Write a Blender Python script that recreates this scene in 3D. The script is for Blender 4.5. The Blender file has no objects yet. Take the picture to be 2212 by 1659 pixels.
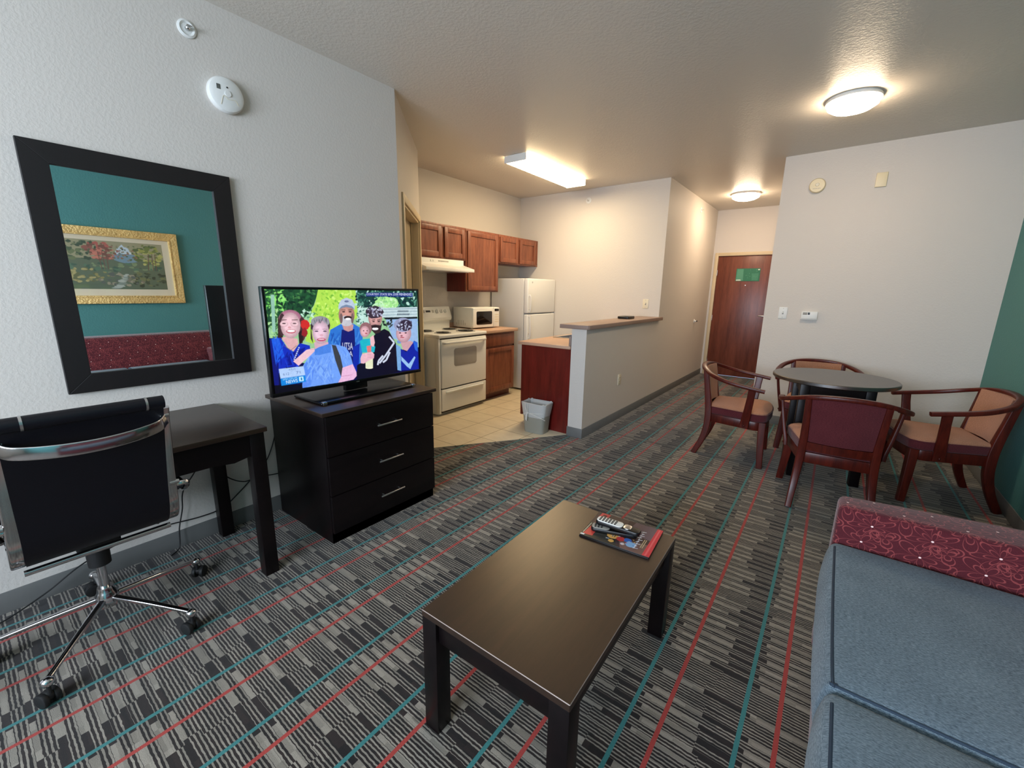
import bpy, bmesh, math, random
import numpy as np
from mathutils import Vector, Matrix
random.seed(7)
PI = math.pi
C = bpy.context.scene.collection
sc = bpy.context.scene

# ---------------------------------------------------------------- helpers
def lin(c):
    r = []
    for v in c[:3]:
        v = v/255.0
        r.append(v/12.92 if v <= .04045 else ((v+.055)/1.055)**2.4)
    return (r[0], r[1], r[2], 1.0)

def tag(o, label=None, cat=None, group=None, kind=None):
    if label: o['label'] = label
    if cat: o['category'] = cat
    if group: o['group'] = group
    if kind: o['kind'] = kind
    return o

def thing(name, label, cat, loc=(0, 0, 0), rz=0.0, group=None):
    o = bpy.data.objects.new(name, None)
    o.empty_display_size = .05
    C.objects.link(o)
    o.location = loc
    o.rotation_euler = (0, 0, rz)
    return tag(o, label, cat, group)

def uvbox(me):
    uv = me.uv_layers.new(name='UVMap')
    vs = me.vertices
    for p in me.polygons:
        n = p.normal
        a = max(range(3), key=lambda i: abs(n[i]))
        ia, ib = ((1, 2), (0, 2), (0, 1))[a]
        for li in p.loop_indices:
            co = vs[me.loops[li].vertex_index].co
            uv.data[li].uv = (co[ia], co[ib])

def obj(name, bm, mats, parent=None, ang=35, smooth=True, off=None):
    """links a bmesh as ONE mesh object; off = world position of the parent when the bmesh is in world coordinates"""
    if off is not None:
        bmesh.ops.translate(bm, verts=bm.verts, vec=-Vector(off))
    me = bpy.data.meshes.new(name)
    bm.normal_update()
    bm.to_mesh(me)
    bm.free()
    if not isinstance(mats, (list, tuple)): mats = [mats]
    for m in mats: me.materials.append(m)
    uvbox(me)
    if smooth:
        for p in me.polygons: p.use_smooth = True
        me.set_sharp_from_angle(angle=math.radians(ang))
    o = bpy.data.objects.new(name, me)
    C.objects.link(o)
    if parent is not None: o.parent = parent
    return o

def struct(name, bm, mats, parent=None, **k):
    o = obj(name, bm, mats, parent, **k)
    if parent is None: o['kind'] = 'structure'
    return o

def solo(name, bm, mats, label, cat, group=None, org=None, **k):
    """a thing that is one mesh, its origin at org"""
    o = obj(name, bm, mats, None, off=org, **k)
    if org is not None: o.location = org
    return tag(o, label, cat, group)

def copy_tree(o, parent=None):
    c = o.copy()
    C.objects.link(c)
    if parent is not None: c.parent = parent
    for ch in list(o.children): copy_tree(ch, c)
    return c

def new(): return bmesh.new()

def merge(bm, t, mi=0):
    for f in t.faces: f.material_index = mi
    me = bpy.data.meshes.new('tmp')
    t.to_mesh(me); t.free()
    bm.from_mesh(me)
    bpy.data.meshes.remove(me)
    return bm

def box(bm, x0, x1, y0, y1, z0, z1, bev=0.0, seg=2, mi=0, rot=None):
    t = bmesh.new()
    bmesh.ops.create_cube(t, size=1.0)
    sx, sy, sz = abs(x1-x0), abs(y1-y0), abs(z1-z0)
    bmesh.ops.scale(t, verts=t.verts, vec=(sx, sy, sz))
    if bev > 0:
        bev = min(bev, .49*min(sx, sy, sz))
        bmesh.ops.bevel(t, geom=list(t.edges), offset=bev, segments=seg, affect='EDGES', profile=.5)
    if rot is not None: bmesh.ops.transform(t, matrix=rot, verts=t.verts)
    bmesh.ops.translate(t, verts=t.verts, vec=((x0+x1)/2, (y0+y1)/2, (z0+z1)/2))
    return merge(bm, t, mi)

def prism(bm, poly, z0, z1, axis='z', bev=0.0, seg=2, mi=0):
    """polygon (list of 2D) extruded along axis: z -> (x,y); x -> (y,z); y -> (x,z)"""
    t = bmesh.new()
    def P(a, b, h):
        return {'z': (a, b, h), 'x': (h, a, b), 'y': (a, h, b)}[axis]
    lo = [t.verts.new(P(a, b, z0)) for a, b in poly]
    hi = [t.verts.new(P(a, b, z1)) for a, b in poly]
    t.faces.new(lo); t.faces.new(hi)
    n = len(poly)
    for i in range(n):
        t.faces.new((lo[i], lo[(i+1) % n], hi[(i+1) % n], hi[i]))
    bmesh.ops.recalc_face_normals(t, faces=t.faces)
    if bev > 0:
        es = [e for e in t.edges if len(e.link_faces) == 2 and e.calc_face_angle() > .6]
        bmesh.ops.bevel(t, geom=es, offset=bev, segments=seg, affect='EDGES', profile=.5)
    return merge(bm, t, mi)

def cyl(bm, p0, p1, r0, r1=None, n=24, mi=0, bev=0.0):
    if r1 is None: r1 = r0
    p0 = Vector(p0); p1 = Vector(p1); d = p1-p0
    t = bmesh.new()
    bmesh.ops.create_cone(t, cap_ends=True, segments=n, radius1=r0, radius2=r1, depth=d.length)
    if bev > 0:
        es = [e for e in t.edges if len(e.link_faces) == 2 and e.calc_face_angle() > 1.0]
        bmesh.ops.bevel(t, geom=es, offset=bev, segments=2, affect='EDGES', profile=.5)
    q = Vector((0, 0, 1)).rotation_difference(d.normalized()).to_matrix().to_4x4()
    bmesh.ops.transform(t, matrix=Matrix.Translation((p0+p1)/2) @ q, verts=t.verts)
    return merge(bm, t, mi)

def sphere(bm, c, r, sc3=(1, 1, 1), n=16, mi=0):
    t = bmesh.new()
    bmesh.ops.create_uvsphere(t, u_segments=n, v_segments=max(6, n//2), radius=r)
    bmesh.ops.scale(t, verts=t.verts, vec=sc3)
    bmesh.ops.translate(t, verts=t.verts, vec=c)
    return merge(bm, t, mi)

def lathe(bm, prof, c=(0, 0, 0), n=48, mat=None, mi=0):
    """prof: list (r, z) ; revolve about z, then optional matrix, then translate"""
    t = bmesh.new()
    rings = []
    for r, z in prof:
        if r < 1e-6: rings.append([t.verts.new((0, 0, z))])
        else: rings.append([t.verts.new((r*math.cos(2*PI*i/n), r*math.sin(2*PI*i/n), z)) for i in range(n)])
    for a, b in zip(rings, rings[1:]):
        for i in range(n):
            j = (i+1) % n
            if len(a) == 1 and len(b) == 1: continue
            if len(a) == 1: t.faces.new((a[0], b[j], b[i]))
            elif len(b) == 1: t.faces.new((a[i], a[j], b[0]))
            else: t.faces.new((a[i], a[j], b[j], b[i]))
    bmesh.ops.recalc_face_normals(t, faces=t.faces)
    if mat is not None: bmesh.ops.transform(t, matrix=mat, verts=t.verts)
    bmesh.ops.translate(t, verts=t.verts, vec=c)
    return merge(bm, t, mi)

def catmull(pts, k=6):
    P = [Vector(p) for p in pts]
    P = [2*P[0]-P[1]] + P + [2*P[-1]-P[-2]]
    out = []
    for i in range(1, len(P)-2):
        a, b, c, d = P[i-1:i+3]
        for j in range(k):
            t = j/k
            out.append(.5*((2*b)+(-a+c)*t+(2*a-5*b+4*c-d)*t*t+(-a+3*b-3*c+d)*t**3))
    out.append(P[-2])
    return out

def sweep(bm, pts, section, up=(0, 0, 1), mi=0, scale=None, smooth=6, cap=True):
    """sweep a 2D section (list of (side, up)) along a smoothed path"""
    if smooth: 
        n0 = len(pts); Q = catmull(pts, smooth)
    else: Q = [Vector(p) for p in pts]; n0 = len(pts)
    up = Vector(up)
    t = bmesh.new(); rings = []
    for i, p in enumerate(Q):
        d = (Q[min(i+1, len(Q)-1)]-Q[max(i-1, 0)]).normalized()
        s = d.cross(up)
        if s.length < 1e-4: s = Vector((1, 0, 0))
        s.normalize(); u = s.cross(d).normalized()
        k = 1.0
        if scale is not None:
            f = i/(len(Q)-1)*(len(scale)-1); a = int(min(f, len(scale)-2)) if len(scale) > 1 else 0
            k = scale[a]+(scale[min(a+1, len(scale)-1)]-scale[a])*(f-a)
        rings.append([t.verts.new(p+s*(a*k)+u*(b*k)) for a, b in section])
    m = len(section)
    for a, b in zip(rings, rings[1:]):
        for i in range(m): t.faces.new((a[i], a[(i+1) % m], b[(i+1) % m], b[i]))
    if cap:
        t.faces.new(rings[0]); t.faces.new(rings[-1])
    bmesh.ops.recalc_face_normals(t, faces=t.faces)
    return merge(bm, t, mi)

def circ(r, n=12, rx=None):
    return [(r*math.cos(2*PI*i/n), (rx if rx else r)*math.sin(2*PI*i/n)) for i in range(n)]

def rrect(w, h, r, n=4):
    """rounded rectangle section centred on 0"""
    o = []
    for cx_, cy_, a0 in ((w/2-r, h/2-r, 0), (-w/2+r, h/2-r, 90), (-w/2+r, -h/2+r, 180), (w/2-r, -h/2+r, 270)):
        for i in range(n+1):
            a = math.radians(a0+90*i/n)
            o.append((cx_+r*math.cos(a), cy_+r*math.sin(a)))
    return o

def text_mesh(s, size):
    """flat glyph outlines as (verts 2D, faces), origin at lower left"""
    cu = bpy.data.curves.new('t', 'FONT'); cu.body = s; cu.size = size; cu.resolution_u = 2
    o = bpy.data.objects.new('t', cu)
    me = bpy.data.meshes.new_from_object(o)
    v = [(p.co.x, p.co.y) for p in me.vertices]; f = [tuple(p.vertices) for p in me.polygons]
    bpy.data.objects.remove(o); bpy.data.curves.remove(cu); bpy.data.meshes.remove(me)
    return v, f

class Paint:
    """flat coloured shapes laid on one another, then turned into one fine coloured grid: the printed or shown picture of one surface"""
    def __init__(s, place, nx, ny, uv=None, blur=1):
        s.place, s.nx, s.ny, s.uv, s.blur = place, nx, ny, uv, blur
        s.px = np.zeros((ny, nx, 3))
    def _fill(s, loops, col):
        L = []
        for pts in loops:
            q = [s.uv(x, y) if s.uv else (x, y) for x, y in pts]
            L.append(np.array(q)*[s.nx-1, s.ny-1])
        A = np.concatenate(L)
        x0, y0 = np.floor(A.min(0)).astype(int); x1, y1 = np.ceil(A.max(0)).astype(int)
        x0 = max(0, x0); y0 = max(0, y0); x1 = min(s.nx-1, x1); y1 = min(s.ny-1, y1)
        if x1 < x0 or y1 < y0: return
        acc = np.zeros((y1-y0+1, x1-x0+1))
        for ox, oy in ((-.25, -.25), (.25, -.25), (-.25, .25), (.25, .25)):
            X, Y = np.meshgrid(np.arange(x0, x1+1)+ox, np.arange(y0, y1+1)+oy)
            ins = np.zeros(X.shape, bool)
            for P_ in L:
                n = len(P_)
                for i in range(n):
                    ax, ay = P_[i]; bx_, by_ = P_[(i+1) % n]
                    if ay == by_: continue
                    c = ((ay > Y) != (by_ > Y)) & (X < (bx_-ax)*(Y-ay)/(by_-ay)+ax)
                    ins ^= c
            acc += ins*.25
        c = np.array(lin(col)[:3])
        t = s.px[y0:y1+1, x0:x1+1]
        s.px[y0:y1+1, x0:x1+1] = t*(1-acc[..., None])+c*acc[..., None]
    def poly(s, pts, col): s._fill([pts], col)
    def ell(s, cx_, cy_, rx, ry, col, n=20, rot=0, jit=0):
        ca, sa = math.cos(rot), math.sin(rot); pts = []
        for i in range(n):
            a = 2*PI*i/n; k = 1+random.uniform(-jit, jit)
            u, v = rx*k*math.cos(a), ry*k*math.sin(a)
            pts.append((cx_+u*ca-v*sa, cy_+u*sa+v*ca))
        s.poly(pts, col)
    def line(s, a, b, w, col):
        dx, dy = b[0]-a[0], b[1]-a[1]; L = math.hypot(dx, dy) or 1
        nx, ny = -dy/L*w/2, dx/L*w/2
        s.poly([(a[0]+nx, a[1]+ny), (b[0]+nx, b[1]+ny), (b[0]-nx, b[1]-ny), (a[0]-nx, a[1]-ny)], col)
    def face(s, x, y, rx, ry, col):
        for k in range(12):
            f = k/11; c = tuple(min(255, int(v*(.80+.22*f))) for v in col)
            s.ell(x-rx*.14*f, y-ry*.02*f, rx*(1-.55*f), ry*(1-.50*f), c, n=26)
    def folds(s, x0, x1, y0, y1, cols, n, L=60, w=9):
        for i in range(n):
            x, y = random.uniform(x0, x1), random.uniform(y0, y1); a = random.uniform(.9, 2.2)
            s.ell(x, y, L*random.uniform(.4, 1), w*random.uniform(.4, 1), random.choice(cols), n=10, rot=a)
    def text(s, st, quad, col):
        """text fitted into quad (lower-left, lower-right, upper-right, upper-left)"""
        v, f = text_mesh(st, 1.0)
        x0 = min(p[0] for p in v); x1 = max(p[0] for p in v); y0 = min(p[1] for p in v); y1 = max(p[1] for p in v)
        q = [np.array(p, float) for p in quad]
        def mp(p):
            a = (p[0]-x0)/(x1-x0); b = (p[1]-y0)/(y1-y0)
            return tuple(q[0]*(1-a)*(1-b)+q[1]*a*(1-b)+q[2]*a*b+q[3]*(1-a)*b)
        s._fill([[mp(v[i]) for i in t] for t in f], col)
    def build(s, name, mat, parent=None, off=None):
        p = s.px
        for _ in range(s.blur):
            q = np.pad(p, ((1, 1), (1, 1), (0, 0)), 'edge')
            p = .5*p+.125*(q[:-2, 1:-1]+q[2:, 1:-1]+q[1:-1, :-2]+q[1:-1, 2:])
        nx, ny = s.nx, s.ny
        off = Vector(off) if off is not None else Vector((0, 0, 0))
        c00 = Vector(s.place(0, 0))-off; ex = Vector(s.place(1, 0))-Vector(s.place(0, 0)); ey = Vector(s.place(0, 1))-Vector(s.place(0, 0))
        U, V = np.meshgrid(np.linspace(0, 1, nx), np.linspace(0, 1, ny))
        co = np.array(c00)+U.reshape(-1, 1)*np.array(ex)+V.reshape(-1, 1)*np.array(ey)
        i = (np.arange(ny-1)[:, None]*nx+np.arange(nx-1)[None, :]).reshape(-1)
        F = np.stack([i, i+1, i+nx+1, i+nx], 1)
        me = bpy.data.meshes.new(name)
        me.from_pydata(co.tolist(), [], F.tolist())
        ca = me.color_attributes.new('Col', 'FLOAT_COLOR', 'POINT')
        ca.data.foreach_set('color', np.concatenate([p.reshape(-1, 3), np.ones((nx*ny, 1))], 1).astype(np.float32).reshape(-1))
        me.materials.append(mat)
        o = bpy.data.objects.new(name, me); C.objects.link(o)
        if parent is not None: o.parent = parent
        return o

# ---------------------------------------------------------------- node helpers
class N:
    def __init__(s, name):
        s.m = bpy.data.materials.new(name); s.m.use_nodes = True
        s.t = s.m.node_tree; s.b = s.t.nodes['Principled BSDF']
        s.out = s.t.nodes['Material Output']
    def node(s, ty, **k):
        n = s.t.nodes.new(ty)
        for a, b in k.items(): setattr(n, a, b)
        return n
    def link(s, a, b): s.t.links.new(a, b)
    def m_(s, op, a, b=None, c=None):
        n = s.node('ShaderNodeMath', operation=op)
        for i, v in enumerate((a, b, c)):
            if v is None: continue
            if isinstance(v, (int, float)): n.inputs[i].default_value = v
            else: s.link(v, n.inputs[i])
        return n.outputs[0]
    def mix(s, f, a, b, blend='MIX'):
        n = s.node('ShaderNodeMix', data_type='RGBA', blend_type=blend)
        for k, v in ((0, f), (6, a), (7, b)):
            if isinstance(v, (int, float)): n.inputs[k].default_value = v
            elif isinstance(v, tuple): n.inputs[k].default_value = v
            else: s.link(v, n.inputs[k])
        return n.outputs[2]
    def pos(s):
        g = s.node('ShaderNodeNewGeometry'); x = s.node('ShaderNodeSeparateXYZ')
        s.link(g.outputs['Position'], x.inputs[0]); return g.outputs['Position'], x.outputs
    def noise(s, vec, scale, detail=3, rough=.5, out='Fac'):
        n = s.node('ShaderNodeTexNoise'); n.inputs['Scale'].default_value = scale
        n.inputs['Detail'].default_value = detail; n.inputs['Roughness'].default_value = rough
        if vec is not None: s.link(vec, n.inputs['Vector'])
        return n.outputs[out]
    def mapping(s, vec, scale=(1, 1, 1), rot=(0, 0, 0)):
        n = s.node('ShaderNodeMapping'); n.inputs['Scale'].default_value = scale; n.inputs['Rotation'].default_value = rot
        s.link(vec, n.inputs['Vector']); return n.outputs[0]
    def coord(s, o='Object'): return s.node('ShaderNodeTexCoord').outputs[o]
    def bump(s, h, st=.2, dist=.01):
        n = s.node('ShaderNodeBump'); n.inputs['Strength'].default_value = st; n.inputs['Distance'].default_value = dist
        s.link(h, n.inputs['Height']); s.link(n.outputs[0], s.b.inputs['Normal'])
    def comb(s, x, y, z=0.0):
        n = s.node('ShaderNodeCombineXYZ')
        for i, v in enumerate((x, y, z)):
            if isinstance(v, (int, float)): n.inputs[i].default_value = v
            else: s.link(v, n.inputs[i])
        return n.outputs[0]
    def white(s, vec):
        n = s.node('ShaderNodeTexWhiteNoise', noise_dimensions='3D'); s.link(vec, n.inputs['Vector']); return n.outputs['Value']
    def set(s, color=None, rough=None, metal=None, spec=None):
        if color is not None:
            if isinstance(color, tuple): s.b.inputs['Base Color'].default_value = color
            else: s.link(color, s.b.inputs['Base Color'])
        if rough is not None:
            if isinstance(rough, (int, float)): s.b.inputs['Roughness'].default_value = rough
            else: s.link(rough, s.b.inputs['Roughness'])
        if metal is not None: s.b.inputs['Metallic'].default_value = metal
        if spec is not None: s.b.inputs['Specular IOR Level'].default_value = spec
        return s.m

def plain(name, rgb, rough=.5, metal=0.0, spec=.5, bump=None, var=0.0):
    n = N(name)
    c = lin(rgb)
    if var > 0:
        f = n.noise(n.coord(), 9, 4)
        col = n.mix(f, tuple(v*(1-var) for v in c[:3])+(1,), tuple(min(1, v*(1+var)) for v in c[:3])+(1,))
        n.set(col)
    else: n.set(c)
    n.set(None, rough, metal, spec)
    if bump: n.bump(n.noise(n.coord(), bump[0], 3), bump[1], bump[2] if len(bump) > 2 else .005)
    return n.m

def emis(name, rgb, st):
    n = N(name); n.set(lin(rgb), .5)
    n.b.inputs['Emission Color'].default_value = lin(rgb); n.b.inputs['Emission Strength'].default_value = st
    return n.m

def plaster(name, rgb, scale, st, rough=.6, spec=.3):
    n = N(name); p, _ = n.pos()
    a = n.noise(p, scale, 4, .55); b = n.noise(p, scale*.35, 2)
    r = n.node('ShaderNodeValToRGB'); r.color_ramp.elements[0].position = .42; r.color_ramp.elements[1].position = .62
    n.link(a, r.inputs[0])
    h = n.m_('ADD', r.outputs[0], n.m_('MULTIPLY', b, .5))
    n.set(lin(rgb), rough, 0, spec); n.bump(h, st, .004)
    return n.m

def wood(name, c0, c1, rough=.35, axis='z', scale=1.0, spec=.5, coat=0.0):
    n = N(name); o = n.coord('Object')
    s = {'z': (9, 9, .9), 'y': (9, .9, 9), 'x': (.9, 9, 9)}[axis]
    v = n.mapping(o, tuple(k*scale for k in s))
    a = n.noise(v, 3.2, 6, .6); b = n.noise(n.mapping(o, tuple(k*scale*7 for k in s)), 3, 3)
    f = n.m_('ADD', n.m_('MULTIPLY', a, .75), n.m_('MULTIPLY', b, .3))
    r = n.node('ShaderNodeValToRGB'); r.color_ramp.elements[0].position = .36; r.color_ramp.elements[1].position = .68
    r.color_ramp.elements[0].color = lin(c0); r.color_ramp.elements[1].color = lin(c1)
    n.link(f, r.inputs[0]); n.set(r.outputs[0], rough, 0, spec)
    if coat: n.b.inputs['Coat Weight'].default_value = coat; n.b.inputs['Coat Roughness'].default_value = .2
    return n.m

def fabric(name, c0, c1, sc_=260, rough=.95, ribs=False):
    n = N(name); uv = n.coord('UV')
    x = n.node('ShaderNodeSeparateXYZ'); n.link(uv, x.inputs[0])
    a = n.m_('SINE', n.m_('MULTIPLY', x.outputs[0], sc_*6.28)); b = n.m_('SINE', n.m_('MULTIPLY', x.outputs[1], sc_*6.28))
    w = n.m_('MULTIPLY', a, b)
    ns = n.noise(n.mapping(uv, (1, 3, 1)), 120, 5, .8)
    big = n.noise(uv, 7, 2)
    f = n.m_('ADD', n.m_('ADD', n.m_('MULTIPLY', w, .16), n.m_('MULTIPLY', n.m_('SUBTRACT', ns, .5), 3.6)), n.m_('MULTIPLY', big, .5))
    f = n.m_('MAXIMUM', n.m_('MINIMUM', n.m_('ADD', f, .25), 1.0), 0.0)
    n.set(n.mix(f, lin(c0), lin(c1)), rough, 0, .15)
    n.b.inputs['Sheen Weight'].default_value = .15
    n.bump(n.m_('ADD', w, ns), .35, .0012)
    return n.m

# ---------------------------------------------------------------- materials
M = {}
M['wall'] = plaster('wall_paint', (208, 201, 193), 75, .13)
M['teal'] = plaster('teal_paint', (76, 132, 130), 70, .18)
M['ceil'] = plaster('ceiling_paint', (214, 207, 196), 60, .2, .42, .4)
M['espresso'] = wood('espresso_laminate', (7, 4, 5), (15, 8, 9), .38, 'y', 1.0, .25)
M['espresso_top'] = wood('espresso_top_laminate', (20, 12, 10), (44, 27, 19), .37, 'y', 1.0, 1.0)
M['espresso_top'].node_tree.nodes['Principled BSDF'].inputs['IOR'].default_value = 1.5
M['espresso_top'].node_tree.nodes['Principled BSDF'].inputs['Specular Tint'].default_value = (1, .86, .72, 1)
M['table_top'] = wood('round_table_laminate', (22, 15, 12), (36, 25, 20), .3, 'y', 1.0, 1.0)
M['table_top'].node_tree.nodes['Principled BSDF'].inputs['IOR'].default_value = 1.95
M['edge_highlight'] = plain('pale_edge_highlight', (150, 134, 124), .4)  # pale colour that paints in the bright highlight along a tabletop edge
M['espresso_frame'] = wood('espresso_frame_wood', (12, 8, 10), (20, 13, 15), .52, 'z', 1.0)
M['mahogany'] = wood('mahogany_stain', (58, 15, 10), (92, 29, 18), .32, 'z', 1.4, .35, 0)
M['cabinet'] = wood('cabinet_oak', (104, 54, 37), (146, 86, 60), .4, 'z', 1.0)
M['cabinet_dark'] = wood('cabinet_side_panel', (82, 18, 14), (112, 30, 24), .3, 'z', 1.0)
M['door'] = wood('door_veneer', (92, 42, 27), (128, 68, 48), .35, 'z', .45)
M['white'] = plain('white_enamel', (240, 239, 234), .22)
M['fridge'] = plain('fridge_enamel', (236, 236, 234), .38, bump=(300, .1, .001))
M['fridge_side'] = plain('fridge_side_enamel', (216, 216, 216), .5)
M['white_plastic'] = plain('white_plastic', (226, 226, 222), .4)
M['cream_plastic'] = plain('cream_plastic', (228, 212, 176), .45)
M['almond'] = plain('almond_plastic', (222, 212, 188), .45)
M['grey_trim'] = plain('stove_grey_print', (150, 146, 138), .5)
M['black'] = plain('black_plastic', (10, 10, 11), .35)
M['black_gloss'] = plain('black_gloss', (6, 6, 8), .22, 0.0, .4)
M['bin'] = plain('grey_bin_plastic', (156, 156, 146), .5)
M['chrome'] = plain('chrome', (205, 205, 208), .13, 1.0)
M['steel'] = plain('brushed_steel', (200, 200, 200), .28, 1.0)
M['leather'] = plain('navy_black_leather', (5, 5, 14), .45, 0.0, .35, bump=(180, .15, .002))
M['baseboard'] = plain('grey_vinyl_base', (108, 108, 106), .5, var=.12)
M['trim'] = plain('beige_trim_paint', (206, 186, 150), .45)
M['jamb'] = plain('beige_closet_door_paint', (150, 134, 106), .5)
M['gold'] = plain('gilt_frame', (226, 190, 122), .45, .25, bump=(55, 1.0, .012), var=.35)
M['matboard'] = plain('cream_mat_board', (214, 204, 178), .8)
M['counter'] = plain('beige_pink_laminate', (196, 158, 132), .38, var=.1)
M['counter_edge'] = plain('taupe_laminate_edge', (150, 126, 114), .45)
M['rubber'] = plain('black_rubber', (12, 12, 13), .6)
M['glass_dark'] = plain('dark_oven_glass', (22, 18, 16), .1)
M['oven_glass'] = plain('grey_oven_glass', (168, 164, 158), .25)
M['maroon_fabric'] = fabric('maroon_chair_fabric', (70, 26, 32), (104, 46, 50), 300)
M['tan_fabric'] = fabric('tan_chair_fabric', (138, 94, 70), (188, 138, 110), 300)
M['blue_fabric'] = fabric('blue_grey_sofa_weave', (54, 72, 86), (130, 147, 158), 330)
M['piping'] = plain('dark_blue_piping', (34, 50, 66), .8)
M['door_sign'] = None

def mat_mirror():
    n = N('mirror_glass'); n.set((.93, .95, .95, 1), 0.0, 1.0); return n.m
M['mirror'] = mat_mirror()

def mat_carpet():
    n = N('striped_carpet'); p, x = n.pos(); X, Y = x[0], x[1]
    per = .3065
    u = n.m_('ADD', X, 1.588+20*per)
    wob = n.m_('MULTIPLY', n.m_('SUBTRACT', n.noise(p, 55, 2), .5), .006)
    def stripe(off, w):
        q = n.m_('MODULO', n.m_('ADD', u, per/2-off), per)
        d = n.m_('ABSOLUTE', n.m_('SUBTRACT', n.m_('ADD', q, n.m_('MULTIPLY', wob, .35)), per/2))
        return n.m_('LESS_THAN', d, w)
    U = .0465
    yy = n.m_('DIVIDE', n.m_('ADD', n.m_('ADD', Y, wob), 20.0), U)
    row = n.m_('FLOOR', yy); v = n.m_('FRACT', yy)
    r1 = n.white(n.comb(row, n.m_('FLOOR', n.m_('DIVIDE', u, per)), 1.3)); r2 = n.white(n.comb(row, 8.2, 4.1)); r3 = n.white(n.comb(row, n.m_('FLOOR', n.m_('DIVIDE', u, per)), 7.7))
    # distance from the red line (q1, 0 .. period); the teal line lies at .209
    q1 = n.m_('MODULO', n.m_('ADD', n.m_('SUBTRACT', u, .0975), per), per)
    inA = n.m_('LESS_THAN', q1, .209)
    lightA = n.m_('MULTIPLY', inA, n.m_('LESS_THAN', q1, n.m_('ADD', .07, n.m_('MULTIPLY', r1, .07))))
    lightB = n.m_('GREATER_THAN', q1, n.m_('ADD', .226, n.m_('MULTIPLY', r3, .02)))
    blockcol = n.m_('MAXIMUM', lightA, lightB)
    # the wide bar of each row and the fine lines between the bars
    wide = n.m_('LESS_THAN', v, n.m_('ADD', .26, n.m_('MULTIPLY', r2, .20)))
    wide = n.m_('MULTIPLY', wide, n.m_('GREATER_THAN', r2, .18))
    sh = n.m_('MULTIPLY', n.m_('ADD', lightA, n.m_('MULTIPLY', inA, 1.0)), .37)
    fr = n.m_('FRACT', n.m_('ADD', n.m_('ADD', n.m_('MULTIPLY', v, 4.0), .1), n.m_('MULTIPLY', sh, n.m_('GREATER_THAN', r3, .4))))
    light = n.m_('GREATER_THAN', fr, .58)
    light = n.m_('ADD', n.m_('MULTIPLY', light, n.m_('SUBTRACT', 1.0, wide)), n.m_('MULTIPLY', wide, blockcol))
    yarn = n.noise(p, 420, 2, .7); soft = n.noise(p, 3, 2)
    rr = n.white(n.comb(n.m_('FLOOR', n.m_('MULTIPLY', yy, 4.0)), n.m_('FLOOR', n.m_('DIVIDE', u, .1)), 2.2))
    dark = n.mix(rr, lin((20, 17, 16)), lin((40, 31, 28)))
    lite = n.mix(rr, lin((118, 112, 102)), lin((150, 143, 131)))
    base = n.mix(light, dark, lite)
    base = n.mix(stripe(0, .0068), base, lin((54, 120, 120)))
    base = n.mix(stripe(.0975, .0070), base, lin((162, 60, 54)))
    k = n.m_('ADD', .45, n.m_('MULTIPLY', yarn, 1.05))
    base = n.mix(1.0, base, n.comb(k, k, k), 'MULTIPLY')
    n.set(base, 1.0, 0, .1); n.b.inputs['Sheen Weight'].default_value = .2
    n.bump(n.m_('ADD', yarn, n.m_('MULTIPLY', light, .5)), .5, .003)
    return n.m
M['carpet'] = mat_carpet()

def mat_tile():
    n = N('beige_floor_tile'); p, x = n.pos()
    s = .31
    def g(v, o):
        q = n.m_('MODULO', n.m_('ADD', v, 20*s+s/2-o), s)
        return n.m_('LESS_THAN', n.m_('ABSOLUTE', n.m_('SUBTRACT', q, s/2)), .0032)
    gr = n.m_('MAXIMUM', g(x[0], -2.83), g(x[1], 2.88))
    cx_ = n.m_('FLOOR', n.m_('DIVIDE', n.m_('ADD', x[0], 20*s+2.83), s)); cy_ = n.m_('FLOOR', n.m_('DIVIDE', n.m_('SUBTRACT', n.m_('ADD', x[1], 20*s), 2.88), s))
    r = n.white(n.comb(cx_, cy_, .3))
    f = n.noise(n.mapping(p, (1, 2.2, 1), (0, 0, .7)), 6, 6, .62)
    c = n.mix(f, lin((204, 186, 156)), lin((238, 224, 196)))
    c = n.mix(n.m_('MULTIPLY', r, .25), c, lin((216, 198, 166)))
    c = n.mix(gr, c, lin((150, 128, 98)))
    n.set(c, .38, 0, .45); n.bump(n.m_('SUBTRACT', 1.0, gr), .4, .002)
    return n.m
M['tile'] = mat_tile()

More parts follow.
